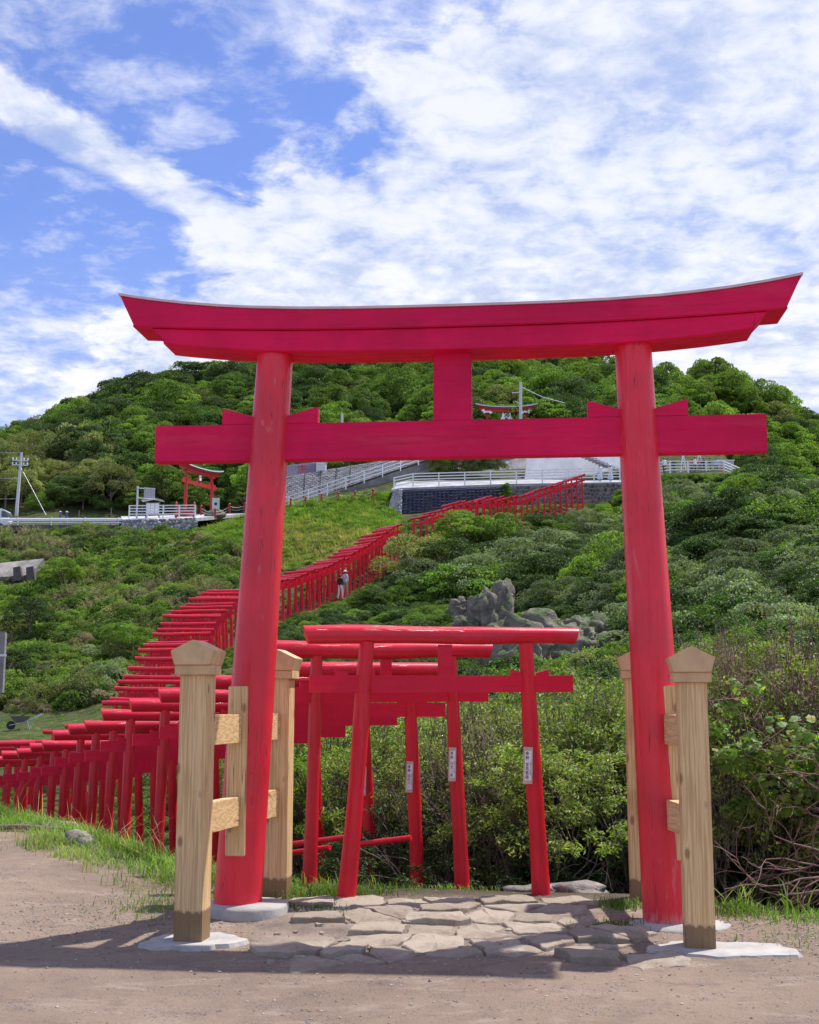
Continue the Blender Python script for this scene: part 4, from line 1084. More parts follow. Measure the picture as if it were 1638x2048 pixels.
scatter('platform_hedge', BUSH, P_, s_, rng.choice([0, 2, 1, 2], m_), 'clipped green hedge under the viewing platform railing', rng.uniform(.7, .9, m_))

# ================================================================== ROCK FACES IN THE GULLY
def rock_mat():
    m, nb = material('weathered_rock'); t = nb.node('ShaderNodeTexCoord').outputs['Object']
    n = nb.noise(t, 1.6, 8, 0.65); c = nb.noise(t, 6.0, 6, 0.7)
    base = nb.mix(nb.ramp(n, 0.35, 0.65), (0.15, 0.125, 0.105), (0.29, 0.25, 0.21))
    base = nb.mix(nb.m('MULTIPLY', nb.ramp(c, 0.55, 0.75), 0.5), base, (0.09, 0.08, 0.075))
    geo = nb.node('ShaderNodeNewGeometry'); s = nb.node('ShaderNodeSeparateXYZ'); nb.l.new(geo.outputs['Normal'], s.inputs[0])
    moss = nb.m('MULTIPLY', nb.ramp(s.outputs[2], 0.15, 0.6), nb.ramp(nb.noise(t, 2.2, 4, 0.6), 0.38, 0.5))
    base = nb.mix(nb.m('MULTIPLY', moss, 0.8), base, (0.07, 0.11, 0.03))
    nb.l.new(base, nb.bs.inputs['Base Color']); nb.bs.inputs['Roughness'].default_value = 0.95
    vo = nb.node('ShaderNodeTexVoronoi'); nb.l.new(t, vo.inputs['Vector']); vo.inputs['Scale'].default_value = 1.8
    nb.l.new(nb.bump(nb.m('ADD', nb.m('MULTIPLY', n, 2.0), vo.outputs['Distance']), 1.0, 0.12), nb.bs.inputs['Normal'])
    return m


M_ROCK = rock_mat()


def rock_mesh(name, r3, seed, sub=4, amp=0.28, mat=None):
    bm = bmesh.new(); bmesh.ops.create_icosphere(bm, subdivisions=sub, radius=1)
    off = Vector((seed * 3.7, seed * 1.3, seed * 2.1))
    for v_ in bm.verts:
        p = v_.co.copy(); k = 1 + amp * mnoise.noise(p * 1.3 + off) + amp * 0.5 * mnoise.noise(p * 3.1 + off) + amp * 0.22 * mnoise.noise(p * 8 + off)
        if sub >= 5: k -= amp * 0.55 * (abs(mnoise.noise(Vector((p.x * 2.2, p.y * 2.2, p.z * 1.0)) + off)) ** 0.6 - .35) + amp * 0.2 * abs(mnoise.noise(p * 6 + off))
        cellv = mnoise.cell(p * 1.6 + off) * 0.10
        v_.co = Vector((p.x * r3[0], p.y * r3[1], p.z * r3[2])) * (k + cellv * amp)
    me = bpy.data.meshes.new(name); bm.to_mesh(me); bm.free(); me.materials.append(mat or M_ROCK)
    me.polygons.foreach_set('use_smooth', [sub > 2] * len(me.polygons)); return me


ROCKS = [(985, 1232, 62, (1.1, 1.0, 1.7), 'tall grey rock split from the gully side under the white pipe'), (922, 1222, 64, (0.55, 0.55, 0.6), 'small rounded boulder on top of the gully rocks'),
         (938, 1252, 62, (0.8, 0.8, 0.6), 'low rounded boulder beneath the small gully boulder'), (1092, 1312, 50, (2.3, 1.6, 1.7), 'broad grey rock face behind the nearest small torii'),
         (1185, 1305, 51, (2.1, 1.5, 1.7), 'grey rock face with moss beside the big torii pillar'), (1225, 1362, 45, (1.5, 1.2, 0.9), 'low dark rock at the foot of the mossy rock face'),
         (1100, 1372, 44, (1.9, 1.3, 0.8), 'low wide rock at the foot of the broad rock face'), (1256, 1278, 51, (0.5, 0.6, 1.0), 'narrow upright rock right against the big torii pillar'), (1020, 1320, 47, (1.5, 1.2, 1.5), 'shaded rock between the low wide rock and the gully shrubs')]
for i, (px, py, Yd, r3, lab) in enumerate(ROCKS):
    p = at(px, py, Yd); o = link('rock', rock_mesh('rock', r3, i + 1, 5, 0.42)); o.location = p; o.rotation_euler = (0, 0, i * 1.1); tag(o, lab, 'rock', 'rocks in the gully')

# ================================================================== NEAR SHRUBS
def shrub_proto(seed, H=2.8, R=1.45, tips=760, lpt=34, leaf=(0.062, 0.022), zlo=0.52, leafmat=None, twigmat=None, bare=0.25, jit=0.7, stems=7):
    r = np.random.default_rng(seed)
    d = r.normal(0, 1, (tips * 4, 3)); d = unit(d); d = d[d[:, 2] > -0.15][:tips]
    lump = 1 + 0.13 * np.sin(d[:, 0] * 6 + seed) * np.sin(d[:, 1] * 5 + 1) + 0.08 * np.sin(d[:, 2] * 11 + seed * 2)
    c0 = np.array([0, 0, H * zlo + 0.1]); ext = np.array([R, R, H * (1 - zlo) - 0.1])
    P_ = c0 + d * ext * (lump * (1 - 0.34 * r.random(len(d)) ** 1.5))[:, None]
    mb = MB()
    # hierarchy of limbs
    az = np.arctan2(d[:, 1], d[:, 0]); el = d[:, 2]
    l1 = (np.floor((az + PI) / (2 * PI) * stems).astype(int) % stems)
    nodes1 = {}; base = {}
    for k in range(stems):
        idx_ = np.where(l1 == k)[0]
        if not len(idx_): continue
        a = (k + 0.5) / stems * 2 * PI - PI + r.uniform(-.2, .2)
        b0 = Vector((0.16 * math.cos(a), 0.16 * math.sin(a), -0.3)); mean = Vector(P_[idx_].mean(0)); n1 = b0.lerp(mean, 0.55); n1.z = H * r.uniform(0.22, 0.38)
        mid = b0.lerp(n1, 0.5) + Vector(r.normal(0, .06, 3)); mb.tube([b0, mid, n1], [0.034, 0.028, 0.022], 6)
        groups = np.array_split(idx_[np.argsort(az[idx_] + el[idx_] * 0.8)], max(1, len(idx_) // 12))
        for gidx in groups:
            m2 = Vector(P_[gidx].mean(0)); n2 = n1.lerp(m2, r.uniform(0.5, 0.72)) + Vector(r.normal(0, .07, 3))
            mid = n1.lerp(n2, 0.5) + Vector(r.normal(0, .07, 3)); mb.tube([n1, mid, n2], [0.018, 0.014, 0.010], 5)
            for j in gidx:
                p = Vector(P_[j]); mid = n2.lerp(p, 0.5) + Vector(r.normal(0, .045, 3)); mb.tube([n2, mid, p], [0.0075, 0.0055, 0.003], 3, caps=False)
    # extra bare twigs
    for _ in range(int(tips * bare)):
        j = r.integers(0, len(P_)); p = Vector(P_[j]); o_ = Vector(d[j]); e = p + (o_ * 0.5 + Vector((0, 0, 0.7)) + Vector(r.normal(0, .35, 3))) * r.uniform(0.10, 0.30)
        s_ = p - Vector((0, 0, r.uniform(0.1, 0.4))); mb.tube([s_, (s_ + e) / 2 + Vector(r.normal(0, .03, 3)), e], [0.006, 0.0045, 0.0025], 3, caps=False)
    tw = mb.mesh('branches'); tw.materials.append(twigmat)
    n = len(P_) * lpt; k = np.repeat(np.arange(len(P_)), lpt)
    off = r.normal(0, 1, (n, 3)); off = unit(off) * (0.12 * r.random((n, 1)) ** 0.6) * np.array([1, 1, 0.75])
    Q = P_[k] + off + d[k] * 0.03
    V, F = leaves(Q, unit(off) * 0.5 + d[k] * 0.6 + np.array([0, 0, 0.35]), leaf[0] * r.uniform(0.65, 1.25, n), leaf[1] * r.uniform(0.7, 1.25, n), jit)
    lf = mesh_np('foliage', V, F); lf.materials.append(leafmat)
    return tw, lf


SH = [shrub_proto(1, leafmat=L_HEDGE, twigmat=M_TWIG), shrub_proto(2, leafmat=L_HEDGE, twigmat=M_TWIG, tips=640, lpt=30, bare=0.35), shrub_proto(3, leafmat=L_SCRUB, twigmat=M_TWIG, tips=520, lpt=18, bare=0.8, leaf=(0.055, 0.018)),
      shrub_proto(4, leafmat=L_DRY, twigmat=M_TWIGR, tips=760, lpt=10, bare=1.0, leaf=(0.05, 0.016), H=2.6), shrub_proto(5, leafmat=L_DARK, twigmat=M_BARK, tips=560, lpt=40, bare=0.1, H=2.0, R=1.3, zlo=0.25),
      shrub_proto(6, leafmat=L_BRIGHT, twigmat=M_TWIG, tips=420, lpt=34, bare=0.2, leaf=(0.075, 0.032))]


def shrub(kind, x, y, ztop, label, H=2.8, wid=1.0):
    z = gz(x, y); sc = max(0.3, (ztop - z) / H)
    t = thing('shrub', label, 'shrub', (x, y, z), random.uniform(0, 6.28), None); t.scale = (wid, wid, sc)
    link('branches', SH[kind][0], None, t); link('foliage', SH[kind][1], None, t)
    if kind in (2, 3): t['group'] = 'twiggy bushes right of the path'
    return t


NS = [(1, 2.0, 12.4, 1.45, 'olive evergreen shrub filling the middle of the hollow behind the rear timber post', 1.0), (0, 3.0, 12.3, 1.75, 'dense leafy shrub between the vine and the tall dry shrub', 1.0), 
      (4, 3.5, 11.4, 0.75, 'dark leafy bush added to darken the hollow under the dry shrub', 0.95), (4, 2.0, 12.0, 0.85, 'dark leafy bush added to shade the hollow behind the rear post', 1.0), (4, 0.2, 12.6, 0.5, 'dark low bush between second and third small torii pillars', 0.9),  # the two dark leafy bushes are added to deepen the hollow's shade
      # kind, x, y, top, label, width
    (0, 1.75, 11.9, 1.28, 'leafy evergreen shrub filling the space behind the rear timber post', 0.9), (2, 1.05, 12.7, 1.50, 'twiggy half-bare shrub behind the nearest small torii, its stems pale', 0.95),
    (1, 0.35, 14.0, 1.45, 'olive leafy shrub between the second and third small torii pillars', 0.95), (0, 2.55, 13.1, 1.72, 'tall leafy evergreen shrub over the gap between small torii and big pillar', 1.0),
    (1, 3.35, 11.6, 1.78, 'leafy shrub just right of the big torii pillar', 0.85), (3, 3.45, 11.9, 2.40, 'tall grey-brown dry shrub rising highest beside the big torii pillar', 0.9),
    (3, 4.15, 11.6, 2.25, 'dry grey-brown shrub at the far right edge', 0.9), (0, 4.3, 11.0, 1.45, 'leafy shrub low at the right edge under the vine', 0.8), (0, 1.5, 14.6, 1.62, 'evergreen shrub standing second behind the nearest small torii', 1.0),
    (1, -0.35, 15.6, 1.45, 'olive shrub glimpsed between the third and fourth small torii pillars', 0.95), (5, -0.9, 15.0, 0.95, 'fresh green bush glimpsed behind the leaning left pillar of the nearest small torii', 0.75), (0, 3.6, 14.8, 1.9, 'rounded evergreen shrub behind the tall dry shrub', 1.1),
    (4, 0.9, 11.6, 0.35, 'low dark evergreen bush at the feet of the small torii pillars', 0.8), (1, -1.5, 18.0, 1.3, 'olive shrub deep behind the fifth small torii', 1.0),
    (2, 0.2, 17.5, 1.6, 'twiggy shrub behind the olive shrub in the middle of the path gap', 1.1), (0, 2.2, 17.0, 1.75, 'evergreen shrub in the third rank behind the small torii', 1.1), (0, 5.2, 14.0, 2.1, 'evergreen shrub mostly beyond the right edge', 1.1),
    (1, 4.2, 17.5, 2.0, 'leafy shrub in the third rank at the right', 1.2), (5, 0.0, 20.5, 1.9, 'fresh green shrub showing over the second small torii tie beam', 1.2), (1, -2.6, 21.0, 1.2, 'olive shrub far down the gully beside the near gates', 1.1),
    (2, 2.7, 11.2, 1.15, 'thin twiggy shrub hugging the rear timber post', 0.6), (0, 6.0, 12.0, 1.9, 'evergreen shrub beyond the right edge of the path hollow', 1.0)]
for k, x, y, zt, lab, wd_ in NS: shrub(k, x, y, zt, lab, 2.0 if k == 4 else 2.8, wd_)
xg, yg, zg, pxg, pyg = cloud_points(900, -6, 26, 18, 42)
k = (gate_dist(xg, yg) > 2.6) & (xg > -3 + (yg - 18) * -0.1) & (pxg > 500) & (pxg < 1800) & ~((yg > 38) & (pxg < 1290))
scatter('gully_bushes', BUSH, np.stack([xg, yg, zg + 0.25], 1)[k], rng.uniform(0.7, 1.25, k.sum()), rng.choice([0, 1, 2, 3, 4], k.sum(), p=[.3, .25, .15, .15, .15]), 'bushes crowding the gully behind the shrubs', rng.uniform(.8, 1.1, k.sum()))


# vine with large leaves
def vine(label, spots, n, size, mat, name='vine'):
    root = thing(name, label, 'vine', (spots[0][0], spots[0][1], 0)); o0 = Vector(root.location)
    Vs, Ns = [], []
    mb = MB()
    for (x, y, z, rr) in spots:
        m = n // len(spots); d = unit(rng.normal(0, 1, (m, 3))); d[:, 1] = -np.abs(d[:, 1]); P_ = np.array([x, y, z]) + d * np.array([rr, rr * 0.7, rr * 0.6]) * (0.75 + 0.35 * rng.random((m, 1)))
        Vs.append(P_ - np.array(o0)); Ns.append(d * 0.5 + np.array([0, -0.3, 0.8]))
    for a, b in zip(spots[:-1], spots[1:]):
        p, q_ = Vector(a[:3]) - o0, Vector(b[:3]) - o0; mb.tube([p, (p + q_) / 2 + Vector((0, -.12, .08)), q_], [0.006] * 3, 4)
        for _ in range(6):
            t = random.random(); c = p.lerp(q_, t); mb.tube([c, c + Vector((random.uniform(-.2, .2), -.2, random.uniform(-.1, .2))), c + Vector((random.uniform(-.4, .4), -.35, random.uniform(-.25, .25)))], [0.004, .003, .002], 3)
    P_, N_ = np.vstack(Vs), np.vstack(Ns); m = len(P_)
    # five-cornered lobed leaves
    nn = unit(N_ + rng.normal(0, .45, (m, 3))); a = unit(np.cross(nn, rng.normal(0, 1, (m, 3)))); b = np.cross(nn, a)
    prof = [(-.5, 0), (-.42, .38), (-.05, .30), (.05, .50), (.30, .22), (.55, 0), (.30, -.22), (.05, -.50), (-.05, -.30), (-.42, -.38)]
    s = size * rng.uniform(0.55, 1.2, m)[:, None]
    V = np.stack([P_] + [P_ + a * s * u_ + b * s * v_ - nn * s * 0.12 * (abs(u_) + abs(v_)) for u_, v_ in prof], 1).reshape(-1, 3); k_ = len(prof)
    F = np.concatenate([np.arange(m)[:, None] * (k_ + 1) + np.array([[0, 1 + j, 1 + (j + 1) % k_]]) for j in range(k_)], 0)
    me = mesh_np('leaves', V, F); me.materials.append(mat); link('leaves', me, None, root)
    mb.build('stems', M_TWIGR, root); return root


vine('bright green broad-leaved vine with some yellow leaves draped beside the big pillar', [(2.75, 10.55, 1.02, .22), (3.15, 10.5, 1.12, .40), (3.55, 10.5, 0.95, .42), (3.05, 10.4, 0.78, .32), (3.7, 10.3, 0.78, .32), (2.7, 10.4, 0.62, .14)], 900, 0.078, L_VINE)
vine('small climbing plant with pointed leaves rising to the cap of the front post', [(2.62, 10.9, 1.25, .12), (2.75, 10.9, 1.45, .14), (2.9, 10.9, 1.62, .14)], 70, 0.07, L_VINE)


# bare twisted branches at lower right, and in the dark hollow
def bare_branch(label, start, heading, n, L, r0, seed, mat):
    r = random.Random(seed); root = thing('dead_branch', label, 'dead branch', start); mb = MB()
    def grow(p, d, L_, rad, depth):
        pts = [p.copy()]; rr = [rad]; m = 7
        for i in range(m):
            d = (d + Vector((r.uniform(-.38, .38), r.uniform(-.25, .25), r.uniform(-.34, .34)))).normalized(); p = p + d * L_ / m; pts.append(p.copy()); rr.append(rad * (1 - 0.8 * (i + 1) / m) + 0.0015)
            if depth < 2 and r.random() < (0.55 if depth == 0 else 0.35): grow(p.copy(), (d + Vector((r.uniform(-.9, .9), r.uniform(-.5, .5), r.uniform(-.8, .8)))).normalized(), L_ * r.uniform(.35, .6), rr[-1] * .75, depth + 1)
        mb.tube(pts, rr, 6 if depth == 0 else 4)
    for i in range(n): grow(Vector((0, 0, 0)), (Vector(heading) + Vector((r.uniform(-.4, .4), r.uniform(-.3, .3), r.uniform(-.4, .4)))).normalized(), L * r.uniform(.7, 1.2), r0 * r.uniform(.7, 1.1), 0)
    mb.build('branches', mat, root); return root


bare_branch('reddish bare twisted branches reaching in from the edge over the dark hollow', (3.75, 9.9, 0.12), (-1, 0, 0.12), 5, 1.15, 0.016, 4, M_TWIGR)
bare_branch('upper tangle of reddish twigs under the vine at the edge', (3.8, 10.2, 0.45), (-1, 0, 0.3), 6, 0.9, 0.011, 9, M_TWIGR)
bare_branch('single long bare branch arching low over the dark hollow by the front post', (3.7, 10.0, -0.12), (-1, 0, 0.02), 2, 1.4, 0.010, 12, M_TWIGR)
bare_branch('pale bare branch in the hollow between the nearest small torii and the rear post', (1.15, 10.8, -0.35), (0.6, 0, 0.8), 3, 0.9, 0.012, 21, M_TWIG)
bare_branch('thin pale branches behind the second small torii pillar', (0.35, 11.6, -0.5), (-0.3, 0, 0.9), 4, 1.0, 0.010, 33, M_TWIG)
bare_branch('thin brown branches low beside the first small torii pillar', (0.75, 11.3, -0.5), (0.2, 0, 0.6), 4, 0.8, 0.009, 37, M_TWIGR)

# ================================================================== GRASS, GRAVEL, DEBRIS NEAR THE CAMERA
def blades(name, P_, h, label, mat, wdt=0.005, lean=0.8, kind='stuff'):
    n = len(P_); az = rng.uniform(0, 2 * PI, n); dh = np.stack([np.cos(az), np.sin(az), np.zeros(n)], 1); side = np.stack([-np.sin(az), np.cos(az), np.zeros(n)], 1)
    H_ = (h * rng.uniform(0.45, 1.25, n))[:, None]; ln = (lean * rng.uniform(0.15, 1.4, n))[:, None]; w_ = wdt * rng.uniform(0.6, 1.4, n)[:, None]; rows = []
    for s, ww in ((0, 1), (0.35, 0.95), (0.7, 0.7), (1.0, 0.06)):
        c = P_ + dh * H_ * ln * s ** 2 + np.array([0, 0, 1]) * H_ * (s - 0.30 * ln * s ** 3); rows += [c - side * w_ * ww / 2, c + side * w_ * ww / 2]
    V = np.stack(rows, 1).reshape(-1, 3); b = np.arange(n)[:, None] * 8
    F = np.concatenate([b + np.array([[0, 1, 3, 2]]), b + np.array([[2, 3, 5, 4]]), b + np.array([[4, 5, 7, 6]])], 0)
    o = link(name, mesh_np(name, V, F), mat); return tag(o, label, None, None, kind)


n = 26000; x = rng.uniform(-8.5, -1.55, n); dlt = rng.uniform(-2.0, 1.6, n); y = crest(x) + dlt
cl = fbm(x, y, 1.4, 3, 1.0); keep = (cl > -0.04 - 0.22 * (dlt + 1.1)) & ((dlt > -1.15 + 0.35 * np.sin(x * 2.3)) | ((rng.random(n) < 0.10) & (cl > 0.02)))
keep &= ~((np.hypot(x + 1.4, y - 8.15) < 0.4))
x, y, dlt = x[keep], y[keep], dlt[keep]
hh = 0.065 + 0.09 * smooth((dlt + 1.3) / 1.2) + 0.05 * smooth(cl[keep] * 4)
blades('bank_grass', np.stack([x, y, ground(x, y)], 1), hh, 'green grass along the edge of the earth bank beside the gates', L_GRASS, 0.0065)
n = 3200; x = rng.uniform(-8.5, -1.7, n); y = crest(x) + rng.uniform(-1.5, 0.9, n); k = fbm(x, y, 0.9, 2, 7.0) > 0.0; x, y = x[k], y[k]
blades('dry_grass', np.stack([x, y, ground(x, y)], 1), np.full(len(x), 0.17), 'straw-coloured stalks among the bank grass', L_STRAW, 0.004, 1.1)
n = 150; x = rng.uniform(-8.0, -2.0, n); y = crest(x) + rng.uniform(-0.2, 0.6, n)
blades('tall_grass_stalks', np.stack([x, y, ground(x, y)], 1), np.full(n, 0.48), 'tall arching stalks at the edge of the bank', L_STRAW, 0.006, 0.9)
pts = []
for cx, cy, sx, sy, m, hgt in ((0.2, 10.35, .9, .22, 500, .05), (-1.3, 10.4, .7, .3, 900, .13), (-0.62, 9.75, .38, .12, 900, .09), (-0.95, 9.15, .35, .10, 420, .05), (-0.55, 9.0, .25, .10, 160, .04), (1.50, 9.2, .14, .10, 330, .07), (1.35, 8.55, .18, .08, 160, .05), (-1.1, 9.7, .3, .1, 350, .12), (-0.35, 9.8, .2, .06, 140, .06),
                           (2.9, 8.75, .7, .10, 700, .08), (2.25, 8.95, .25, .10, 420, .10), (3.5, 8.4, .5, .15, 350, .05), (2.6, 8.2, .5, .25, 200, .04), (-1.75, 9.3, .4, .3, 500, .06)):
    x = rng.normal(cx, sx * .6, m); y = rng.normal(cy, sy, m); pts.append(np.stack([x, y, ground(x, y), np.full(m, hgt)], 1))
pts = np.vstack(pts); blades('weed_tufts', pts[:, :3], pts[:, 3], 'small weeds and grass tufts around the footings and path edges', L_GRASS, 0.0055)
for i, (x, y, m, hgt, lab) in enumerate(((2.32, 8.98, 26, .24, 'clump of long arching leaves right beside the front timber post'), (2.62, 8.95, 16, .30, 'thin clump of tall blades next in line from the front timber post'), (3.0, 8.85, 34, .22, 'dense dark clump of long leaves before the dark hollow'), (3.45, 8.6, 12, .26, 'sparse arching clump at the edge of the dark hollow'))):
    a = rng.normal(0, .05, (m, 2)); P_ = np.stack([a[:, 0], a[:, 1], np.zeros(m)], 1)
    o = blades('grass_clump', P_, np.full(m, hgt), lab, L_GRASS, 0.010, 1.0, None); o.location = (x, y, gz(x, y)); tag(o, lab, 'grass clump', 'long grass clumps right of the gate')


def pebbles(name, P_, size, mat, label):
    n = len(P_); base = np.array([[1, 0, 0], [0, 1, 0], [-1, 0, 0], [0, -1, 0], [0, 0, 1], [0, 0, -.6], ], float)
    V = base[None] * (1 + rng.uniform(-.35, .35, (n, 6, 3))) * (size[:, None, None] * rng.uniform(.6, 1.3, (n, 1, 3)) * np.array([1, 1, .6]))
    a = rng.uniform(0, 2 * PI, n); c, s = np.cos(a)[:, None], np.sin(a)[:, None]
    x = V[:, :, 0] * c - V[:, :, 1] * s; y = V[:, :, 0] * s + V[:, :, 1] * c; V = np.stack([x, y, V[:, :, 2]], 2) + P_[:, None]
    f = np.array([[0, 1, 4], [1, 2, 4], [2, 3, 4], [3, 0, 4], [1, 0, 5], [2, 1, 5], [3, 2, 5], [0, 3, 5]])
    F = (np.arange(n)[:, None, None] * 6 + f[None]).reshape(-1, 3)
    o = link(name, mesh_np(name, V.reshape(-1, 3), F), mat); return tag(o, label, None, None, 'stuff')


def gravel_mat(name, a, b):
    m, nb = material(name); g = nb.node('ShaderNodeNewGeometry').outputs['Random Per Island']
    nb.l.new(nb.mix(g, a, b), nb.bs.inputs['Base Color']); nb.bs.inputs['Roughness'].default_value = 0.9; return m


P_ = []
for cx, cy, sx, sy, m in ((-1.95, 8.75, .55, .45, 1500), (2.7, 8.3, .65, .40, 2600), (-0.75, 9.05, .35, .15, 500), (0.3, 7.2, 2.2, .8, 900), (-2.8, 9.5, .8, .6, 500), (1.3, 8.0, .4, .3, 350), (0, 5.8, 2.0, 1.0, 500), (3.2, 7.6, .5, .5, 700), (-0.2, 9.5, 1.2, .15, 500), (0.1, 8.5, 1.0, .6, 2200)):
    x = rng.normal(cx, sx, m); y = rng.normal(cy, sy, m); P_.append(np.stack([x, y, ground(x, y) + 0.002], 1))
P_ = np.vstack(P_); P_ = P_[(P_[:, 1] > 3.5)]
sz = 0.0035 + 0.010 * rng.random(len(P_)) ** 3.2
pebbles('gravel', P_, sz, gravel_mat('gravel_stone', (0.16, 0.125, 0.105), (0.42, 0.36, 0.31)), 'gravel and pebbles strewn over the trodden earth')
m = 420; x = rng.normal(-0.62, .17, m); y = rng.normal(9.12, .07, m)
pebbles('white_chippings', np.stack([x, y, ground(x, y) + 0.003], 1), 0.004 + 0.006 * rng.random(m), gravel_mat('white_chip', (0.55, 0.53, 0.50), (0.75, 0.74, 0.72)), 'white stone chippings beside the round footing')
m = 500; x = rng.uniform(-3, 3.6, m); y = rng.uniform(4.5, 8.6, m); P_ = np.stack([x, y, ground(x, y) + 0.004], 1)
V, F = leaves(P_, np.array([[0, 0, 1.0]] * m), 0.028 * rng.uniform(.4, 1.3, m), 0.006 * rng.uniform(.5, 1.5, m), 0.15)
tag(link('litter', mesh_np('litter', V, F), plain('dead_leaf', (0.14, 0.09, 0.06), 0.9, bump=0)), 'bits of twig and dead leaf scattered over the earth', None, None, 'stuff')

# stones, log and hose on the left bank
M_SLABR = plain('pale_rock', (0.27, 0.235, 0.215), 0.9, var=0.3, nscale=8, bump=0.8, bdist=0.02)
for (x, y, r3, sd, lab) in ((-3.75, 13.6, (.19, .13, .06), 3, 'flat pale stone lying in the grass behind the fallen log'), (-3.12, 12.2, (.12, .12, .10), 5, 'angular pale stone standing at the grass edge'), (-3.02, 12.0, (.09, .08, .06), 6, 'small stone against the angular pale stone'),
                       (-4.1, 13.7, (.09, .07, .04), 8, 'small flat stone half under the fallen log'), (1.28, 10.12, (.26, .15, .07), 12, 'brown rock at the edge of the hollow beside the rear post'), (0.98, 10.15, (.20, .14, .05), 14, 'brown rock next along from the rock beside the rear post')):
    o = link('stone', rock_mesh('stone', r3, sd, 3, 0.45, M_SLABR)); o.location = (x, y, gz(x, y) + r3[2] * 0.4); tag(o, lab, 'stone')
a = Vector((-4.35, 13.35, gz(-4.35, 13.35) + .03)); b = Vector((-3.35, 13.1, gz(-3.35, 13.1) + .035))
o = MB().tube([a, a.lerp(b, .3) + Vector((0, .03, .02)), a.lerp(b, .65) + Vector((0, -.02, .012)), b], [.030, .026, .028, .020], 9).build('log', M_BARK); tag(o, 'weathered grey-brown log lying along the grass at the left', 'log')
pts = [Vector((x, y, gz(x, y) + 0.03)) for x, y in ((-2.75, 12.2), (-2.45, 11.7), (-2.2, 11.45), (-1.95, 11.2), (-1.7, 10.9))]
o = MB().tube(pts, [.017] * 5, 8).build('hose', plain('yellow_plastic', (0.42, 0.31, 0.06), 0.4)); tag(o, 'thin yellow pipe lying in the grass at the feet of the small gates', 'pipe')

# ================================================================== BUILT THINGS ON THE HILL
def V3(px, py, Yd): return at(px, py, Yd)


def put(root, o):
    """parent a mesh already built in world coordinates"""
    o.parent = root; o.matrix_parent_inverse = Matrix.Translation(root.location).inverted() if root.rotation_euler.z == 0 else root.matrix_world.inverted(); return o


def railing(label, pts, posts_t, h, nr, group=None, post_w=0.11, rail_w=0.085, mat=None, name='railing', cat='railing'):
    """pts: foot line of the railing; posts_t: number of bays on each stretch"""
    mat = mat or M_WHITE; root = thing(name, label, cat, pts[0], 0, group); o0 = Vector(pts[0]); P_ = [Vector(p) - o0 for p in pts]
    posts = []
    for i, nb_ in enumerate(posts_t):
        for k in range(nb_ + (1 if i == len(posts_t) - 1 else 0)): posts.append(P_[i].lerp(P_[i + 1], k / nb_))
    me = MB().box((0, 0, h / 2), (post_w, post_w, h)).mesh('post'); me.materials.append(mat)
    for p in posts: q_ = link('post', me, None, root); q_.location = p
    for k in range(nr):
        z = h - 0.03 - k * (h * 0.86 / nr)
        mb = MB()
        for a, b in zip(P_[:-1], P_[1:]): mb.bar(a + Vector((0, 0, z)), b + Vector((0, 0, z)), rail_w, rail_w)
        mb.build('rail', mat, root)
    return root


def slab(name, quad, thick, mat, kind=None, label=None, cat=None, parent=None):
    """four surveyed corners of a face, given thickness away from the viewer"""
    q_ = [Vector(p) for p in quad]; n = (q_[1] - q_[0]).cross(q_[3] - q_[0]).normalized()
    if n.y < 0: n = -n
    vs = q_ + [p + n * thick for p in q_]
    o = MB().add(vs, [(0, 1, 2, 3), (7, 6, 5, 4), (0, 4, 5, 1), (1, 5, 6, 2), (2, 6, 7, 3), (3, 7, 4, 0)]).build(name, mat, parent)
    return tag(o, label, cat, None, kind)


def cobble_face(root, quad, nx, nz, mat_s, mat_m, proud=0.10):
    """rounded stones set in mortar on a four-cornered face (bl, br, tr, tl)"""
    bl, br, tr, tl = [Vector(p) for p in quad]
    n = (br - bl).cross(tl - bl).normalized()
    if n.y > 0: n = -n
    vs = [bl, br, tr, tl]; vs += [p - n * 0.6 for p in vs]
    base = MB().add(vs, [(0, 1, 2, 3), (7, 6, 5, 4), (0, 4, 5, 1), (1, 5, 6, 2), (2, 6, 7, 3), (3, 7, 4, 0)]).build('mortar', mat_m); put(root, base)
    S = []
    for j in range(nz):
        for i in range(nx): S.append(((i + 0.5 + (j % 2) * 0.5 + random.uniform(-.3, .3)), (j + 0.5 + random.uniform(-.3, .3))))
    S = np.array(S); cells = voronoi_cells(S, (0, 0, nx, nz), 14)
    def pos(u_, v_, d): u_, v_ = u_ / nx, v_ / nz; return (bl.lerp(br, u_)).lerp(tl.lerp(tr, u_), v_) + n * d
    mb = MB()
    for c, poly in zip(S, cells):
        if len(poly) < 3: continue
        p1 = shrink_poly(poly, c, 0.10); p2 = shrink_poly(poly, c, 0.24); k = len(poly); d = proud * random.uniform(.6, 1.2)
        vs = [pos(a, b, 0.0) for a, b in p1] + [pos(a, b, d) for a, b in p2] + [pos(c[0], c[1], d * 1.2)]
        mb.add(vs, [(i, (i + 1) % k, k + (i + 1) % k, k + i) for i in range(k)] + [(k + i, k + (i + 1) % k, 2 * k) for i in range(k)], True)
    st = mb.build('stones', mat_s); put(root, st); st['kind'] = 'stuff'


def gravelly(name, a, b):
    return gravel_mat(name, a, b)


M_COB = gravelly('cobble_dark', (0.07, 0.06, 0.05), (0.24, 0.205, 0.18)); M_COBL = gravelly('cobble_grey', (0.16, 0.16, 0.165), (0.55, 0.55, 0.56)); M_MORT = plain('wall_mortar', (0.30, 0.29, 0.28), 0.9, var=0.1)
M_ASPH = plain('asphalt', (0.09, 0.09, 0.09), 0.9)

# road and parking at the left
Zr = V3(120, 1052, 115).z
road = MB().box((-52, 119.5, Zr - 0.25), (64, 10.0, 0.5)).build('road', M_ASPH); tag(road, kind='structure')
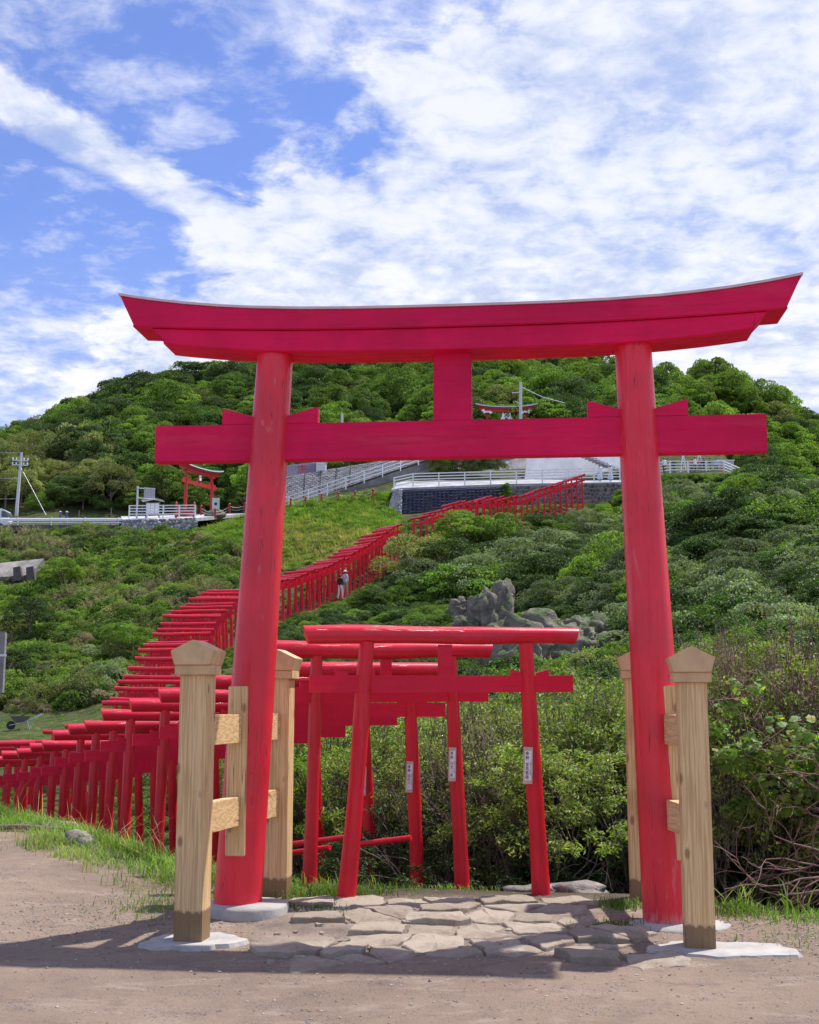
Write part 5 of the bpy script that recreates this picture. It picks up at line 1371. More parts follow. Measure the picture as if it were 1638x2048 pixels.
# guardrail: two beams on posts
gr = thing('guardrail', 'long white steel guardrail along the road above the scrub slope', 'guardrail', (-44, 114.6, Zr))
a, b = Vector((-16, 0, 0)), V3(243, 1052, 114.6) - Vector(gr.location); b.z = 0
mb = MB(); prof = [(0.00, 0.40), (0.05, 0.47), (0.0, 0.54), (0.05, 0.61), (0.0, 0.68)]
vs = [a + Vector((0, -y_ - 0.06, z_)) for y_, z_ in prof] + [b + Vector((0, -y_ - 0.06, z_)) for y_, z_ in prof]
mb.add(vs, [(i, i + 1, 6 + i, 5 + i) for i in range(4)] + [(i + 1, i, 5 + i, 6 + i) for i in range(0)]).build('beam', M_WHITE, gr)
MB().bar(a + Vector((0, -.05, .25)), b + Vector((0, -.05, .25)), 0.06, 0.10).build('lower_beam', M_GALV, gr)
pm = MB().tube([(0, 0, -0.3), (0, 0, 0.78)], 0.07, 8).mesh('post'); pm.materials.append(M_GALV)
n = int((b - a).length / 3.1)
for i in range(n + 1): o = link('post', pm, None, gr); o.location = b - (b - a).normalized() * (0.3 + i * 3.1)
for i, (px, h) in enumerate(((157, 1.75), (221, 1.95))):
    p = V3(px, 1040, 117); o = MB().tube([(0, 0, 0), (0.03, 0, h)], 0.055, 7).build('wooden_post', M_BARK); o.location = (p.x, 117, Zr); tag(o, ['thin wooden post behind the guardrail nearer the two walkers', 'thin wooden post behind the guardrail nearer the stone wall'][i], 'post')
p = V3(60, 1047, 118.2); q_ = V3(225, 1050, 118.2)
o = MB().box((0, 0, 0.28), ((q_ - p).length, 0.08, 0.34)).build('plank_barrier', plain('orange_brown_board', (0.26, 0.10, 0.05), 0.7)); o.location = ((p.x + q_.x) / 2, 118.2, Zr); tag(o, 'low orange-brown board barrier behind the guardrail', 'barrier')

# vehicle at the left edge
bus = thing('parked_minibus', 'white-roofed minibus parked behind the guardrail at the edge, windows dark', 'minibus', (V3(-16, 1045, 119).x, 118.8, Zr))
MB().prism([(-2.6, .35), (1.75, .35), (2.0, .6), (1.92, 1.15), (1.55, 1.95), (1.25, 2.08), (-2.5, 2.10), (-2.6, 1.9)][::-1], -.95, .95).build('body', plain('vehicle_white', (0.72, 0.76, 0.78), 0.25, bump=0), bus, 0.05)
MB().prism([(1.25, 1.25), (1.88, 1.25), (1.60, 1.85), (1.25, 1.88)][::-1], -.965, .965).build('front_window', M_GLASS, bus)
for i in range(3): MB().box((-2.0 + i * 1.08, 0, 1.55), (0.95, 1.93, 0.58)).build('window', M_GLASS, bus)
for x in (-1.7, 1.15):
    for y in (-.88, .88): o = MB().tube([(0, -.1, 0), (0, .1, 0)], .34, 16).build('wheel', M_DARK, bus); o.location = (x, y, .34)
for y in (-.7, .7): o = MB().box((1.95, y, .78), (.12, .3, .18)).build('headlight', M_WHITE, bus)

# utility poles and wires
def pole(label, foot, top, r0, r1, arms):
    root = thing('utility_pole', label, 'utility pole', foot); d = Vector(top) - Vector(foot); L = d.length; dn = d.normalized()
    MB().tube([(0, 0, -0.5), d], [r0, r1], 12).build('pole', M_POLE, root)
    for t, w_, ang in arms:
        c = d * t; s = Vector((math.cos(ang), math.sin(ang), 0)) * w_ / 2
        MB().bar(c - s + Vector((0, -.16, 0)), c + s + Vector((0, -.16, 0)), 0.09, 0.09).build('crossarm', M_GALV, root)
        for k in (-1, -.5, .5, 1):
            o = MB().tube([(0, 0, 0), (0, 0, .12), (0, 0, .22)], [.05, .09, .04], 8).build('insulator', M_WHITE, root); o.location = c + s * k * .93 + Vector((0, -.16, .05))
    return root


f0, t0 = V3(32, 1034, 121), V3(43, 905, 121)
pole('grey utility pole with two crossarms leaning beside the parked minibus', f0, t0, .19, .11, [(.87, 1.5, .3), (.80, 1.5, .3)])
gw = MB().tube([t0.lerp(f0, .22), V3(92, 1030, 119.5)], .028, 5).build('guy_wire', M_GALV); tag(gw, 'slanting guy wire from the leaning pole down to the verge', 'guy wire')
for i, (z, lab) in enumerate(((.0, 'top overhead wire running off from the leaning pole'), (.40, 'middle overhead wire running off from the leaning pole'), (.72, 'lowest overhead wire running off from the leaning pole'))):
    p = t0.lerp(f0, z); e = p + Vector((-28, 3, 1.2)); o = MB().tube([p, p.lerp(e, .5) + Vector((0, 0, -.5)), e], .022, 4).build('overhead_wire', M_CHAIN); tag(o, lab, 'wire')
f1, t1 = V3(1041, 905, 129), V3(1041, 765, 129)
pole('white utility pole standing in front of the torii with white foxes', f1, t1, .20, .15, [])
for px0, py0, px1, py1 in ((1024, 786, 1041, 784), (1029, 802, 1041, 807)): o = MB().bar(V3(px0, py0, 128.8) - f1, V3(px1, py1, 128.8) - f1, .07, .07).build('bracket', M_WHITE, bpy.data.objects['utility_pole.001'])
p = V3(1043, 774, 129); e = V3(1130, 806, 124); o = MB().tube([p, p.lerp(e, .5) + Vector((0, 0, -.25)), e], .03, 5).build('overhead_wire', M_WHITE); tag(o, 'pale wire slanting down from the white pole by the fox torii', 'wire')
f2, t2 = V3(686, 948, 125.5), V3(684, 828, 125.5)
pole('slim white pole rising between the lavender shed and the brown fence', f2, t2, .13, .12, [])

# stone-faced corner under the noticeboard
sw = thing('stone_wall', 'rounded grey stone retaining wall under the white railing and noticeboard', 'retaining wall', V3(240, 1075, 112.5))
cobble_face(sw, (V3(236, 1078, 112.3), V3(330, 1078, 112.0), V3(330, 1037, 112.6), V3(245, 1040, 112.9)), 12, 6, M_COBL, M_MORT, .12)
cobble_face(sw, (V3(330, 1078, 112.0), V3(396, 1050, 112.8), V3(392, 1036, 112.8), V3(330, 1037, 112.6)), 8, 5, M_COBL, M_MORT, .12)
yard = slab('forecourt', (V3(245, 1039, 112.9), V3(392, 1036, 112.8), V3(520, 1024, 125), V3(240, 1030, 125)), .3, M_GREYL, 'structure')
railing('white railing on the stone wall in front of the noticeboard', [V3(258, 1037, 113.1), V3(294, 1037, 113.0), V3(390, 1036, 113.2)], [1, 3], 1.22, 4, 'white railings')
Zy = V3(300, 1037, 114).z
# noticeboard
nb_ = thing('noticeboard', 'roofed noticeboard with pale sheets behind the white railing', 'noticeboard', (V3(304, 1030, 115).x, 115.2, Zy))
for s in (-.62, .62): MB().box((s, 0, .9), (.09, .09, 1.8)).build('post', M_BARK, nb_)
MB().box((0, 0, 1.12), (1.2, .08, 1.05)).build('board', plain('notice_panel', (0.62, 0.55, 0.50), .7), nb_)
for i in range(6): MB().box((-.42 + (i % 3) * .42, -.05, 1.36 - (i // 3) * .48), (.34, .01, .42)).build('sheet', M_WHITE, nb_)
MB().prism([(-1.0, 1.80), (0, 2.02), (1.0, 1.80), (1.0, 1.87), (0, 2.10), (-1.0, 1.87)], -.45, .45).build('roof', plain('grey_green_tin', (0.36, 0.42, 0.38), .5), nb_)
sf = thing('lattice_sign', 'pale steel lattice sign held on a tall post over the noticeboard', 'sign', (V3(273, 1030, 114.6).x, 114.7, Zy))
MB().tube([(0, 0, 0), (0, 0, 3.15)], .09, 8).build('post', M_POLE, sf)
for z in (2.98, 2.05): MB().bar((0, 0, z), (1.65, 0, z - .12), .07, .07).build('arm', M_WHITE, sf)
MB().add([(x, y, z) for x, z in ((.62, 2.05), (1.62, 1.97), (1.62, 2.95), (.62, 3.05)) for y in (-.02, .02)], [(0, 2, 4, 6), (7, 5, 3, 1), (0, 1, 3, 2), (2, 3, 5, 4), (4, 5, 7, 6), (6, 7, 1, 0)]).build('panel', M_GREYL, sf)
for k in range(5): MB().bar((.62, -.04, 2.15 + k * .19), (1.62, -.04, 2.07 + k * .19), .02, .05).build('bar', M_CHAIN, sf)
for k in range(4): MB().bar((.72 + k * .27, -.05, 2.05), (.72 + k * .27, -.05, 2.98), .05, .02, Vector((0, 1, 0))).build('bar', M_CHAIN, sf)


# roofed red torii (two)
def roofed_torii(label, foot_l, foot_r, H, over, foxes=False):
    fl, fr = Vector(foot_l), Vector(foot_r); c = (fl + fr) / 2; dx = fr - fl; yaw = math.atan2(dx.y, dx.x); s = math.hypot(dx.x, dx.y) / 2
    t = thing('roofed_torii', label, 'torii gate', c, yaw)
    for k in (-1, 1):
        MB().tube([(k * s * 1.06, 0, -.3), (k * s, 0, H * .86)], [.17, .145], 12).build('pillar', M_REDSIMPLE, t)
        MB().tube([(k * s * 1.06, 0, -.3), (k * s * 1.06, 0, .25)], .24, 12).build('base', M_DARK, t)
        MB().box((k * s, 0, H * .86), (.46, .46, .12)).build('collar', M_REDSIMPLE, t)
    L = s + over
    up = lambda x: H * .93 + .30 * (abs(x) / L) ** 2.5
    xx = [L * q for q in (-1, -.85, -.7, -.5, -.25, 0, .25, .5, .7, .85, 1)]
    curve_beam([x * .92 for x in xx], lambda x: up(x) - .32, lambda x: up(x) - .02, -.16, .16, .97).build('lower_lintel', M_REDSIMPLE, t)
    curve_beam(xx, lambda x: up(x), lambda x: up(x) + .22, -.22, .22, .97).build('upper_lintel', M_REDSIMPLE, t)
    curve_beam([x * 1.03 for x in xx], lambda x: up(x) + .223, lambda x: up(x) + .33, -.36, .36, 1.0).build('roof', M_TEAL, t)
    curve_beam([x * 1.035 for x in xx], lambda x: up(x) + .19, lambda x: up(x) + .25, -.38, -.33, 1.0).build('fascia', M_WHITE, t)
    MB().box((0, 0, H * .66), (2 * L * .82, .14, .32)).build('tie_beam', M_REDSIMPLE, t)
    MB().box((0, 0, H * .75), (.34, .12, H * .14)).build('centre_strut', M_REDSIMPLE, t)
    for k in (-1, 1):
        for q_ in (-1, 1):
            xa, xb = k * s + q_ * .15, k * s + q_ * .55; poly = [(xa, H * .66 + .16), (xb, H * .66 + .16), (xb, H * .66 + .34), (xa, H * .66 + .22)]
            MB().prism(poly if q_ > 0 else poly[::-1], -.08, .08).build('wedge', M_REDSIMPLE, t)
    MB().box((0, -.12, H * .79), (.30, .06, .52)).build('name_plate', M_WHITE, t)
    if foxes:
        for k in (-1, 1):                                # seated foxes either side of the plate, leaping pair at the pillars
            o = MB().prism([(0.12, 0), (.62, 0), (.66, .25), (.52, .45), (.46, .72), (.36, .98), (.28, .78), (.14, .74), (.24, .55), (.16, .3)][::(1)], -.05, .05).build('white_fox', M_WHITE, t)
            o.location = (0, -.24, H * .655 + .05); o.scale = (k, 1, 1.0)
            o = MB().prism([(-.62, .05), (-.3, .20), (.15, .18), (.34, .42), (.46, .34), (.62, .24), (.42, .10), (.30, -.12), (.16, .0), (-.2, .02), (-.38, -.16)][::-1], -.05, .05).build('white_fox', M_WHITE, t)
            o.location = (-k * s * 1.02, -.34, H * .845); o.scale = (-k, 1, 1.0)
    return t


roofed_torii('red torii with green roof standing turned beside the noticeboard and carved stone', V3(371, 1034, 116.5), V3(422, 1030, 120.2), 4.65, 1.35)
roofed_torii('red torii with green roof and white fox figures on the hill behind the white pole', V3(975, 905, 131), V3(1052, 905, 131), 5.05, 1.15, True)
# low red fence and painted plinth by the small roofed torii
rf = thing('red_fence', 'low red post-and-rail fence at the feet of the roofed torii', 'fence', V3(352, 1036, 114))
for i, px in enumerate((352, 388)):
    p = V3(px, 1036, 114) - Vector(rf.location); MB().box((p.x, p.y, .65), (.2, .2, 1.3)).build('post', M_REDSIMPLE, rf); MB().tube([(p.x, p.y, 1.3), (p.x, p.y, 1.42), (p.x, p.y, 1.55)], [.13, .10, .02], 8).build('finial', M_REDSIMPLE, rf)
for z in (.2, .45, .7, .95): MB().bar((0, 0, z), V3(388, 1036, 114) - Vector(rf.location) + Vector((0, 0, z)), .06, .14).build('rail', M_REDSIMPLE, rf)
# carved stone panel on a rock
mo = thing('stone_tablet', 'pale tablet with a dark round emblem standing on a grey rock', 'stone tablet', V3(430, 1035, 117))
o = link('rock', rock_mesh('rock', (.95, .7, .55), 30), None, mo); o.location = (0, 0, .2)
MB().box((.05, 0, 1.25), (.68, .12, 1.25)).build('panel', plain('pale_teal_stone', (.55, .66, .62), .6), mo, .02)
o = MB().tube([(0.05, -.07, 1.3), (0.05, -.085, 1.3)], .14, 16).build('emblem', M_DARK, mo)
# red bollards with chains
bl = [(402, 1028, 114), (430, 1034, 113), (459, 1024, 114.2), (490, 1022, 115), (516, 1019, 115), (581, 1013, 114), (611, 1009.5, 114), (643, 1004, 114), (677, 1001, 114), (710, 999, 114), (746, 995, 114)]
bword = ['below the roofed torii', 'before the stone tablet', 'just right of the stone tablet', 'against the big torii pillar, carrying chains', 'hidden by the big torii pillar', 'lowest beside the white ramp railing', 'second up beside the white ramp railing', 'third up beside the white ramp railing', 'fourth up where the free chains begin', 'fifth up on the green crest', 'last before the round bush and grey stone wall']
prev = None
for i, (px, py, Yd) in enumerate(bl):
    p = V3(px, py, Yd); p.z -= 0.1
    b = thing('red_bollard', f'short red post with ball cap, {bword[i]}', 'bollard', p, 0, 'red bollards linked by chains')
    MB().tube([(0, 0, 0), (0, 0, .72)], .085, 8).build('shaft', M_REDSIMPLE, b); MB().tube([(0, 0, .72), (0, 0, .77), (0, 0, .86), (0, 0, .92)], [.06, .12, .11, .03], 8).build('cap', M_REDSIMPLE, b)
    if prev is not None and i != 5:
        for z in (.62, .36):
            a_, c_ = prev + Vector((0, 0, z)), p + Vector((0, 0, z)); o = MB().tube([a_.lerp(c_, t) - Vector((0, 0, .16 * 4 * t * (1 - t))) for t in (0, .2, .4, .6, .8, 1)], .022, 4).build('chain', M_CHAIN)
            tag(o, f'{"upper" if z > .5 else "lower"} slack chain reaching the bollard {bword[i]}', 'chain', 'chains between the red bollards')
    prev = p

# block retaining wall along the ramp
wall = thing('block_wall', 'long grey block retaining wall rising along the ramp under the lavender shed', 'retaining wall', V3(575, 1012, 119))
quad = (V3(520, 1032, 118.5), V3(868, 915, 124), V3(868, 905, 124.6), V3(520, 962, 120.5))
bl_, br_, tr_, tl_ = quad
base = slab('backing', quad, .8, M_GREY); put(wall, base)
nrow = 14
M_BLOCK = gravelly('wall_block', (0.20, 0.20, 0.205), (0.33, 0.325, 0.33)); mb = MB(); nn = (br_ - bl_).cross(tl_ - bl_).normalized(); nn = nn if nn.y < 0 else -nn
for j in range(nrow):
    ncol = 46
    for i in range(ncol):
        u0 = (i + (j % 2) * .5) / ncol; u1 = min(1.0, u0 + 1 / ncol); 
        if u0 >= 1: continue
        P4 = [bl_.lerp(br_, a_).lerp(tl_.lerp(tr_, a_), b_) for a_, b_ in ((u0 + .0015, (j + .08) / nrow), (u1 - .0015, (j + .08) / nrow), (u1 - .0015, (j + .92) / nrow), (u0 + .0015, (j + .92) / nrow))]
        d = random.uniform(.04, .09); vs = [p - nn * .01 for p in P4] + [p + nn * d for p in P4]
        mb.add(vs, [(4, 5, 6, 7), (0, 1, 5, 4), (1, 2, 6, 5), (2, 3, 7, 6), (3, 0, 4, 7)])
bo = mb.build('blocks', M_BLOCK); put(wall, bo); bo['kind'] = 'stuff'
for px_ in (598, 624, 654, 683):
    a_ = V3(px_ - 4, 1000, 119.6); f = 0.0
for k, u0 in enumerate((.24, .33, .42, .50)):
    put(wall, MB().bar(bl_.lerp(br_, u0) + nn * .09, tl_.lerp(tr_, u0 + .012) + nn * .09, .06, .05, nn).build('drain_joint', M_DARK))
# ramp surface and its wall
slab('ramp_wall', (V3(575, 1016, 116.2), V3(1062, 985, 122), V3(1062, 908, 126), V3(872, 917, 121.5)), .5, M_GREY, None, 'dark grey concrete face under the ramp railing behind the terrace', 'retaining wall')
railing('long white railing climbing the ramp along the block wall', [V3(560, 1024, 115.8), V3(578, 1018, 116), V3(872, 918, 121)], [1, 8], 1.25, 3, 'white railings')
# lavender shed
shd = thing('shed', 'low lavender tiled shed with a red symbol beside the white slatted box', 'shed', V3(604, 951, 122.6))
sa, sb = V3(560, 958, 121.6), V3(632, 950, 123.2)
put(shd, slab('wall', (sa, sb, V3(632, 924, 123.2), V3(560, 932, 121.6)), 2.0, plain('lavender_tile', (0.42, 0.36, 0.48), .6, var=.15, nscale=9)))
for k in range(7):
    t = (k + .5) / 7.5; put(shd, MB().bar(sa.lerp(V3(560, 932, 121.6), t) + Vector((0, -.03, 0)), sb.lerp(V3(632, 924, 123.2), t) + Vector((0, -.03, 0)), .03, .02).build('tile_joint', M_GREY))
e = V3(605, 941, 122.4)
cu = glyphs('red_symbol', '志', 1.05, 1, M_REDSIMPLE, None, (0, 0, 0)); cu.location = e + Vector((0, -.12, 0)); put(shd, cu)
box = thing('slatted_box', 'white slatted equipment box at the end of the lavender shed', 'equipment box', V3(642, 951, 122))
a_ = V3(632.5, 951, 122); MB().box((0, .5, .68), (.95, 1.0, 1.30)).build('body', M_WHITE, box); MB().box((0, .5, 1.38), (1.12, 1.15, .08)).build('lid', M_CONC, box)
for k in range(7): MB().box((0, -.02, .18 + k * .16), (.86, .03, .05)).build('slat', M_GREYL, box)
# brown rail fence
bf = thing('brown_fence', 'brown wooden rail fence with yellow-green creeper on top of the block wall', 'fence', V3(652, 947, 124.2))
fa, fb = V3(652, 947, 124.2), V3(800, 932, 127.5)
for k in range(7):
    t = k / 6; p = fa.lerp(fb, t) - fa; MB().box((p.x, p.y, 1.0), (.14, .14, 2.0)).build('post', M_BROWN, bf)
for k in range(5): z = .25 + k * .38; MB().bar((0, -.1, z), fb - fa + Vector((0, -.1, z)), .05, .17).build('rail', M_BROWN, bf)
slab('brick_pier', (V3(794, 934, 127.2), V3(832, 930, 128), V3(832, 905, 128), V3(794, 908, 127.2)), 1.0, plain('pinkish_concrete', (0.34, 0.26, 0.25), .8), None, 'pinkish concrete pier at the end of the brown fence', 'pier')
x, y = np.linspace(fa.x, fb.x, 60) + rng.normal(0, .3, 60), np.linspace(fa.y, fb.y, 60) + rng.normal(0, .3, 60) - .2
P_ = np.stack([x, y, fa.z + rng.uniform(.6, 1.8, 60)], 1)
scatter('fence_creeper', BUSH, P_, rng.uniform(.28, .5, 60), rng.choice([2, 4], 60), 'yellow-green creeper growing through the brown fence')
mm = 70; px_, py_ = rng.uniform(868, 1010, mm), rng.uniform(905, 944, mm); P_ = np.array([list(V3(a_, b_, 120.5)) for a_, b_ in zip(px_, py_)])
k = (P_[:, 0] < V3(1012, 930, 120).x); scatter('ramp_wall_creeper', BUSH, P_[k], rng.uniform(.5, .95, k.sum()), rng.choice([4, 0, 2, 5], k.sum()), 'yellowish creeper hanging on the concrete behind the terrace')

# ------------------------------------------------------------------ terrace
tA, tB, tC = V3(805, 976, 112.4), V3(1010, 968, 112.4), V3(1245, 964, 112.4)
tz = tB.z
deck = MB(); q4 = [V3(783, 979, 113.5), tA, tB, tC, V3(1245, 958, 121), V3(800, 958, 122)]
vs = [Vector((p.x, p.y, p.z)) for p in q4] + [Vector((p.x, p.y, p.z - .26)) for p in q4]; n = len(q4)
deck.add(vs, [tuple(range(n)), tuple(range(2 * n - 1, n - 1, -1))] + [(i, (i + 1) % n, n + (i + 1) % n, n + i) for i in range(n)])
tag(deck.build('terrace', plain('terrace_edge', (.40, .40, .41), .85, var=.3, nscale=.8, bump=.3)), kind='structure')
railing('white terrace railing over the dark panel and stone walls', [V3(788, 981, 113.2), V3(826, 973, 112.55), V3(1240, 962, 112.55)], [1, 8], 1.22, 4, 'white railings')
cw = thing('stone_wall', 'leaning pale grey cobble wall at the terrace corner beside the dark panel', 'retaining wall', V3(768, 1045, 112))
cobble_face(cw, (V3(765, 1050, 111.0), V3(802, 1050, 110.6), V3(805, 978, 112.1), V3(787, 982, 112.9)), 6, 12, M_COBL, M_MORT)
cw2 = thing('stone_wall', 'brown cobble wall with pale joints under the terrace beside the topmost small gates', 'retaining wall', V3(1008, 1020, 112))
cobble_face(cw2, (V3(1008, 1035, 111.4), V3(1250, 1030, 111.4), V3(1250, 966, 112.2), V3(1008, 973, 112.2)), 34, 8, M_COB, M_MORT)
dp = thing('louvre_screen', 'dark blue-black louvred panel set into the terrace wall', 'wall panel', V3(805, 1050, 111.5))
pq = (V3(803, 1052, 110.9), V3(1008, 1040, 110.9), V3(1008, 972.5, 112.2), V3(805, 980, 112.2))
M_NAVY = plain('navy_plastic', (0.018, 0.020, 0.045), .45, var=.25, nscale=3, bump=0)
put(dp, slab('backing', pq, .3, plain('blue_grey_backing', (.10, .11, .17), .7))); nn = (pq[1] - pq[0]).cross(pq[3] - pq[0]).normalized(); nn = nn if nn.y < 0 else -nn
cols_, rows_ = 24, 12
for j in range(rows_):
    for i in range(cols_):
        g = lambda a_, b_: pq[0].lerp(pq[1], a_).lerp(pq[3].lerp(pq[2], a_), b_)
        o4 = [g((i + .14) / cols_, (j + .10) / rows_), g((i + .86) / cols_, (j + .10) / rows_), g((i + .86) / cols_, (j + .80) / rows_), g((i + .14) / cols_, (j + .80) / rows_)]
        c = sum(o4, Vector()) / 4; dlo, dhi = random.uniform(.14, .20), random.uniform(.02, .06)
        vs = [p - c for p in o4] + [o4[0] - c + nn * dlo, o4[1] - c + nn * dlo, o4[2] - c + nn * dhi, o4[3] - c + nn * dhi]
        o = MB().add(vs, [(4, 5, 6, 7), (0, 1, 5, 4), (1, 2, 6, 5), (2, 3, 7, 6), (3, 0, 4, 7)]).build('louvre', M_NAVY, dp); o.location = c - Vector(dp.location)
x = rng.uniform(V3(1003, 990, 111.5).x, V3(1018, 990, 111.5).x, 14); scatter('wall_creeper', BUSH, np.stack([x, np.full(14, 111.5), tz - rng.uniform(.2, 2.0, 14)], 1), rng.uniform(.25, .4, 14), rng.choice([2, 0], 14), 'green creeper hanging between dark panel and cobble wall')
slab('concrete_wall', (V3(1049, 958, 120.5), V3(1330, 958, 120.5), V3(1330, 896, 122.5), V3(1056, 898, 122.5)), .6, M_GREYL, None, 'tall pale concrete wall behind the terrace beside the upper stairs', 'retaining wall')
# upper stairs with railing
st = thing('stairway', 'concrete stairway descending to the terrace behind its white railing', 'stairway', V3(1165, 912, 120.2))
s0, s1 = V3(1150, 905, 120.0), V3(1248, 948, 119.4)
for k in range(14):
    c = s0.lerp(s1, (k + .5) / 14) - Vector(st.location); MB().box((c.x, c.y - .2, c.z), (abs(s1.x - s0.x) / 14 * 1.02, 1.4, .22)).build('step', M_GREYL, st)
for w_, lab in ((-.95, 'front'), (.55, 'rear')): railing(f'{lab} white railing of the upper stairway', [s0 + Vector((0, w_, 0)), s1 + Vector((0, w_, 0))], [4], 1.15, 4, 'white railings', .06, .05)
for (px, py, Yd) in ((1233, 940, 113),): pass

# viewing platform at the right
vp = [V3(1296, 956, 110.6), V3(1341, 948, 109.2), V3(1449, 948, 109.2), V3(1480, 957, 112.5), V3(1480, 945, 119), V3(1300, 945, 119)]
mb = MB(); n = len(vp); zz = vp[1].z; vs = [Vector((p.x, p.y, zz)) for p in vp] + [Vector((p.x, p.y, zz - .5)) for p in vp]
mb.add(vs, [tuple(range(n)), tuple(range(2 * n - 1, n - 1, -1))] + [(i, (i + 1) % n, n + (i + 1) % n, n + i) for i in range(n)]); tag(mb.build('viewing_platform', M_GREYL), kind='structure')
F_ = lambda p: Vector((p.x, p.y + .08, zz))
railing('white railing round the viewing platform above the hedge', [F_(vp[0]), F_(vp[1]), F_(vp[2]), F_(vp[3])], [1, 3, 2], 1.2, 4, 'white railings')
wb = thing('white_kiosk', 'plain white box kiosk at the end of the viewing platform', 'kiosk', (V3(1455, 945, 113).x, 114.0, zz))
MB().box((0, 0, 1.0), (1.45, 1.2, 2.0)).build('body', M_GREYL, wb, .02); MB().box((0, 0, 2.04), (1.6, 1.35, .08)).build('roof', M_WHITE, wb); MB().box((-.73, -.3, .9), (.02, .6, 1.6)).build('door', M_GALV, wb)
fr = thing('timber_trestle', 'white A-shaped timber frame standing among the people on the platform', 'frame', (V3(1392, 945, 111.5).x, 111.6, zz))
for s_, l_ in ((-1.1, -.75), (-1.1, -1.45), (.35, .95), (.35, -.1)): MB().bar((s_, 0, 2.4), (l_, 0, 0), .12, .08).build('leg', M_WHITE, fr)
MB().bar((-1.3, 0, 2.35), (.6, 0, 2.35), .1, .1).build('crossbar', M_WHITE, fr)
bn = thing('bench', 'long low bench with yellow and blue slats on the platform', 'bench', (V3(1410, 946, 111).x, 111.0, zz)); MB().box((0, 0, .62), (1.3, .3, .12)).build('back', plain('blue_slat', (.05, .1, .3), .5), bn); MB().box((0, -.1, .42), (1.3, .4, .07)).build('seat', plain('yellow_slat', (.5, .42, .05), .5), bn)
for s_ in (-.55, .55): MB().box((s_, 0, .2), (.08, .35, .4)).build('leg', M_WHITE, bn)

# ------------------------------------------------------------------ small things on the slopes
wp = MB().tube([V3(978, 1092, 92), V3(984, 1120, 89), V3(990, 1146, 86)], .13, 10).build('drain_pipe', M_WHITE); tag(wp, 'white plastic drain pipe sticking out of the bushes above the split rock', 'pipe')
cb = thing('concrete_block_wall', 'weathered concrete wall with two dark buttresses low on the left slope', 'retaining wall', V3(0, 1160, 99))
put(cb, slab('wall', (V3(-60, 1158, 99), V3(60, 1150, 99), V3(88, 1117, 100.5), V3(-60, 1132, 100.5)), .5, plain('weathered_concrete', (.33, .30, .27), .9, var=.3, nscale=1.5)))
for px in (34, 60): put(cb, slab('buttress', (V3(px - 7, 1162, 98.4), V3(px + 10, 1160, 98.4), V3(px + 6, 1132, 98.7), V3(px - 8, 1135, 98.7)), .5, plain('dark_concrete', (.10, .09, .085), .9)))
gp = at(2, 1386, 44); gpo = thing('concrete_post', 'grey weathered concrete post cut by the edge above the lawn', 'post', gp); MB().box((-.03, 0, 1.05), (.22, .22, 2.1)).build('shaft', M_GREY, gpo, .01); MB().box((-.03, 0, 1.3), (.25, .25, .08)).build('band', M_GALV, gpo)
# wheelbarrow on the lawn
wbp = at(44, 1458, 58); wbp.z = gz(wbp.x, wbp.y)
wh = thing('wheelbarrow', 'old grey wheelbarrow standing on the small lawn', 'wheelbarrow', wbp, 0.1); 
MB().add([(-.52, -.28, .62), (.30, -.28, .62), (.30, .28, .62), (-.52, .28, .62), (-.28, -.17, .32), (.14, -.17, .32), (.14, .17, .32), (-.28, .17, .32)], [(4, 5, 6, 7), (0, 1, 5, 4), (1, 2, 6, 5), (2, 3, 7, 6), (3, 0, 4, 7)]).build('tray', plain('rusty_grey_steel', (.16, .15, .14), .6), wh)
for s_ in (-.2, .2): MB().tube([(-.55, s_ * .5, .2), (.1, s_, .32), (.9, s_ * 1.5, .72)], .022, 6).build('handle', M_GALV, wh); MB().tube([(.25, s_, .4), (.38, s_, 0)], .02, 6).build('leg', M_GALV, wh)
o = MB().tube([(-.5, -.04, .2), (-.5, .04, .2)], .2, 16).build('wheel', M_DARK, wh)

# red handrails between the near gates
a_, b_ = at(712, 1690, 11.2), at(820, 1675, 11.0)
for (p0, p1, lab) in ((at(540, 1694, 11.9), at(722, 1671, 11.3), 'red painted rail slanting across behind the first small torii'), (at(708, 1690, 11.25), at(822, 1676, 11.0), 'red painted rail ending on the third small torii pillar'), (at(542, 1712, 12.0), at(660, 1695, 11.6), 'lower red painted rail behind the second small torii')):
    o = MB().tube([p0, p1], .026, 8).build('handrail', M_GATE_V); tag(o, lab, 'handrail', 'red handrails along the gate path')


# ------------------------------------------------------------------ people
def pmat(c): return plain('cloth_%02x%02x%02x' % tuple(int(min(1, x) * 255) for x in c), c, .8, var=.1, bump=0)


M_SKIN = plain('skin', (.45, .27, .19), .6, var=.05, bump=0); M_HAIR = plain('dark_hair', (.015, .012, .01), .5, var=.1, bump=0)


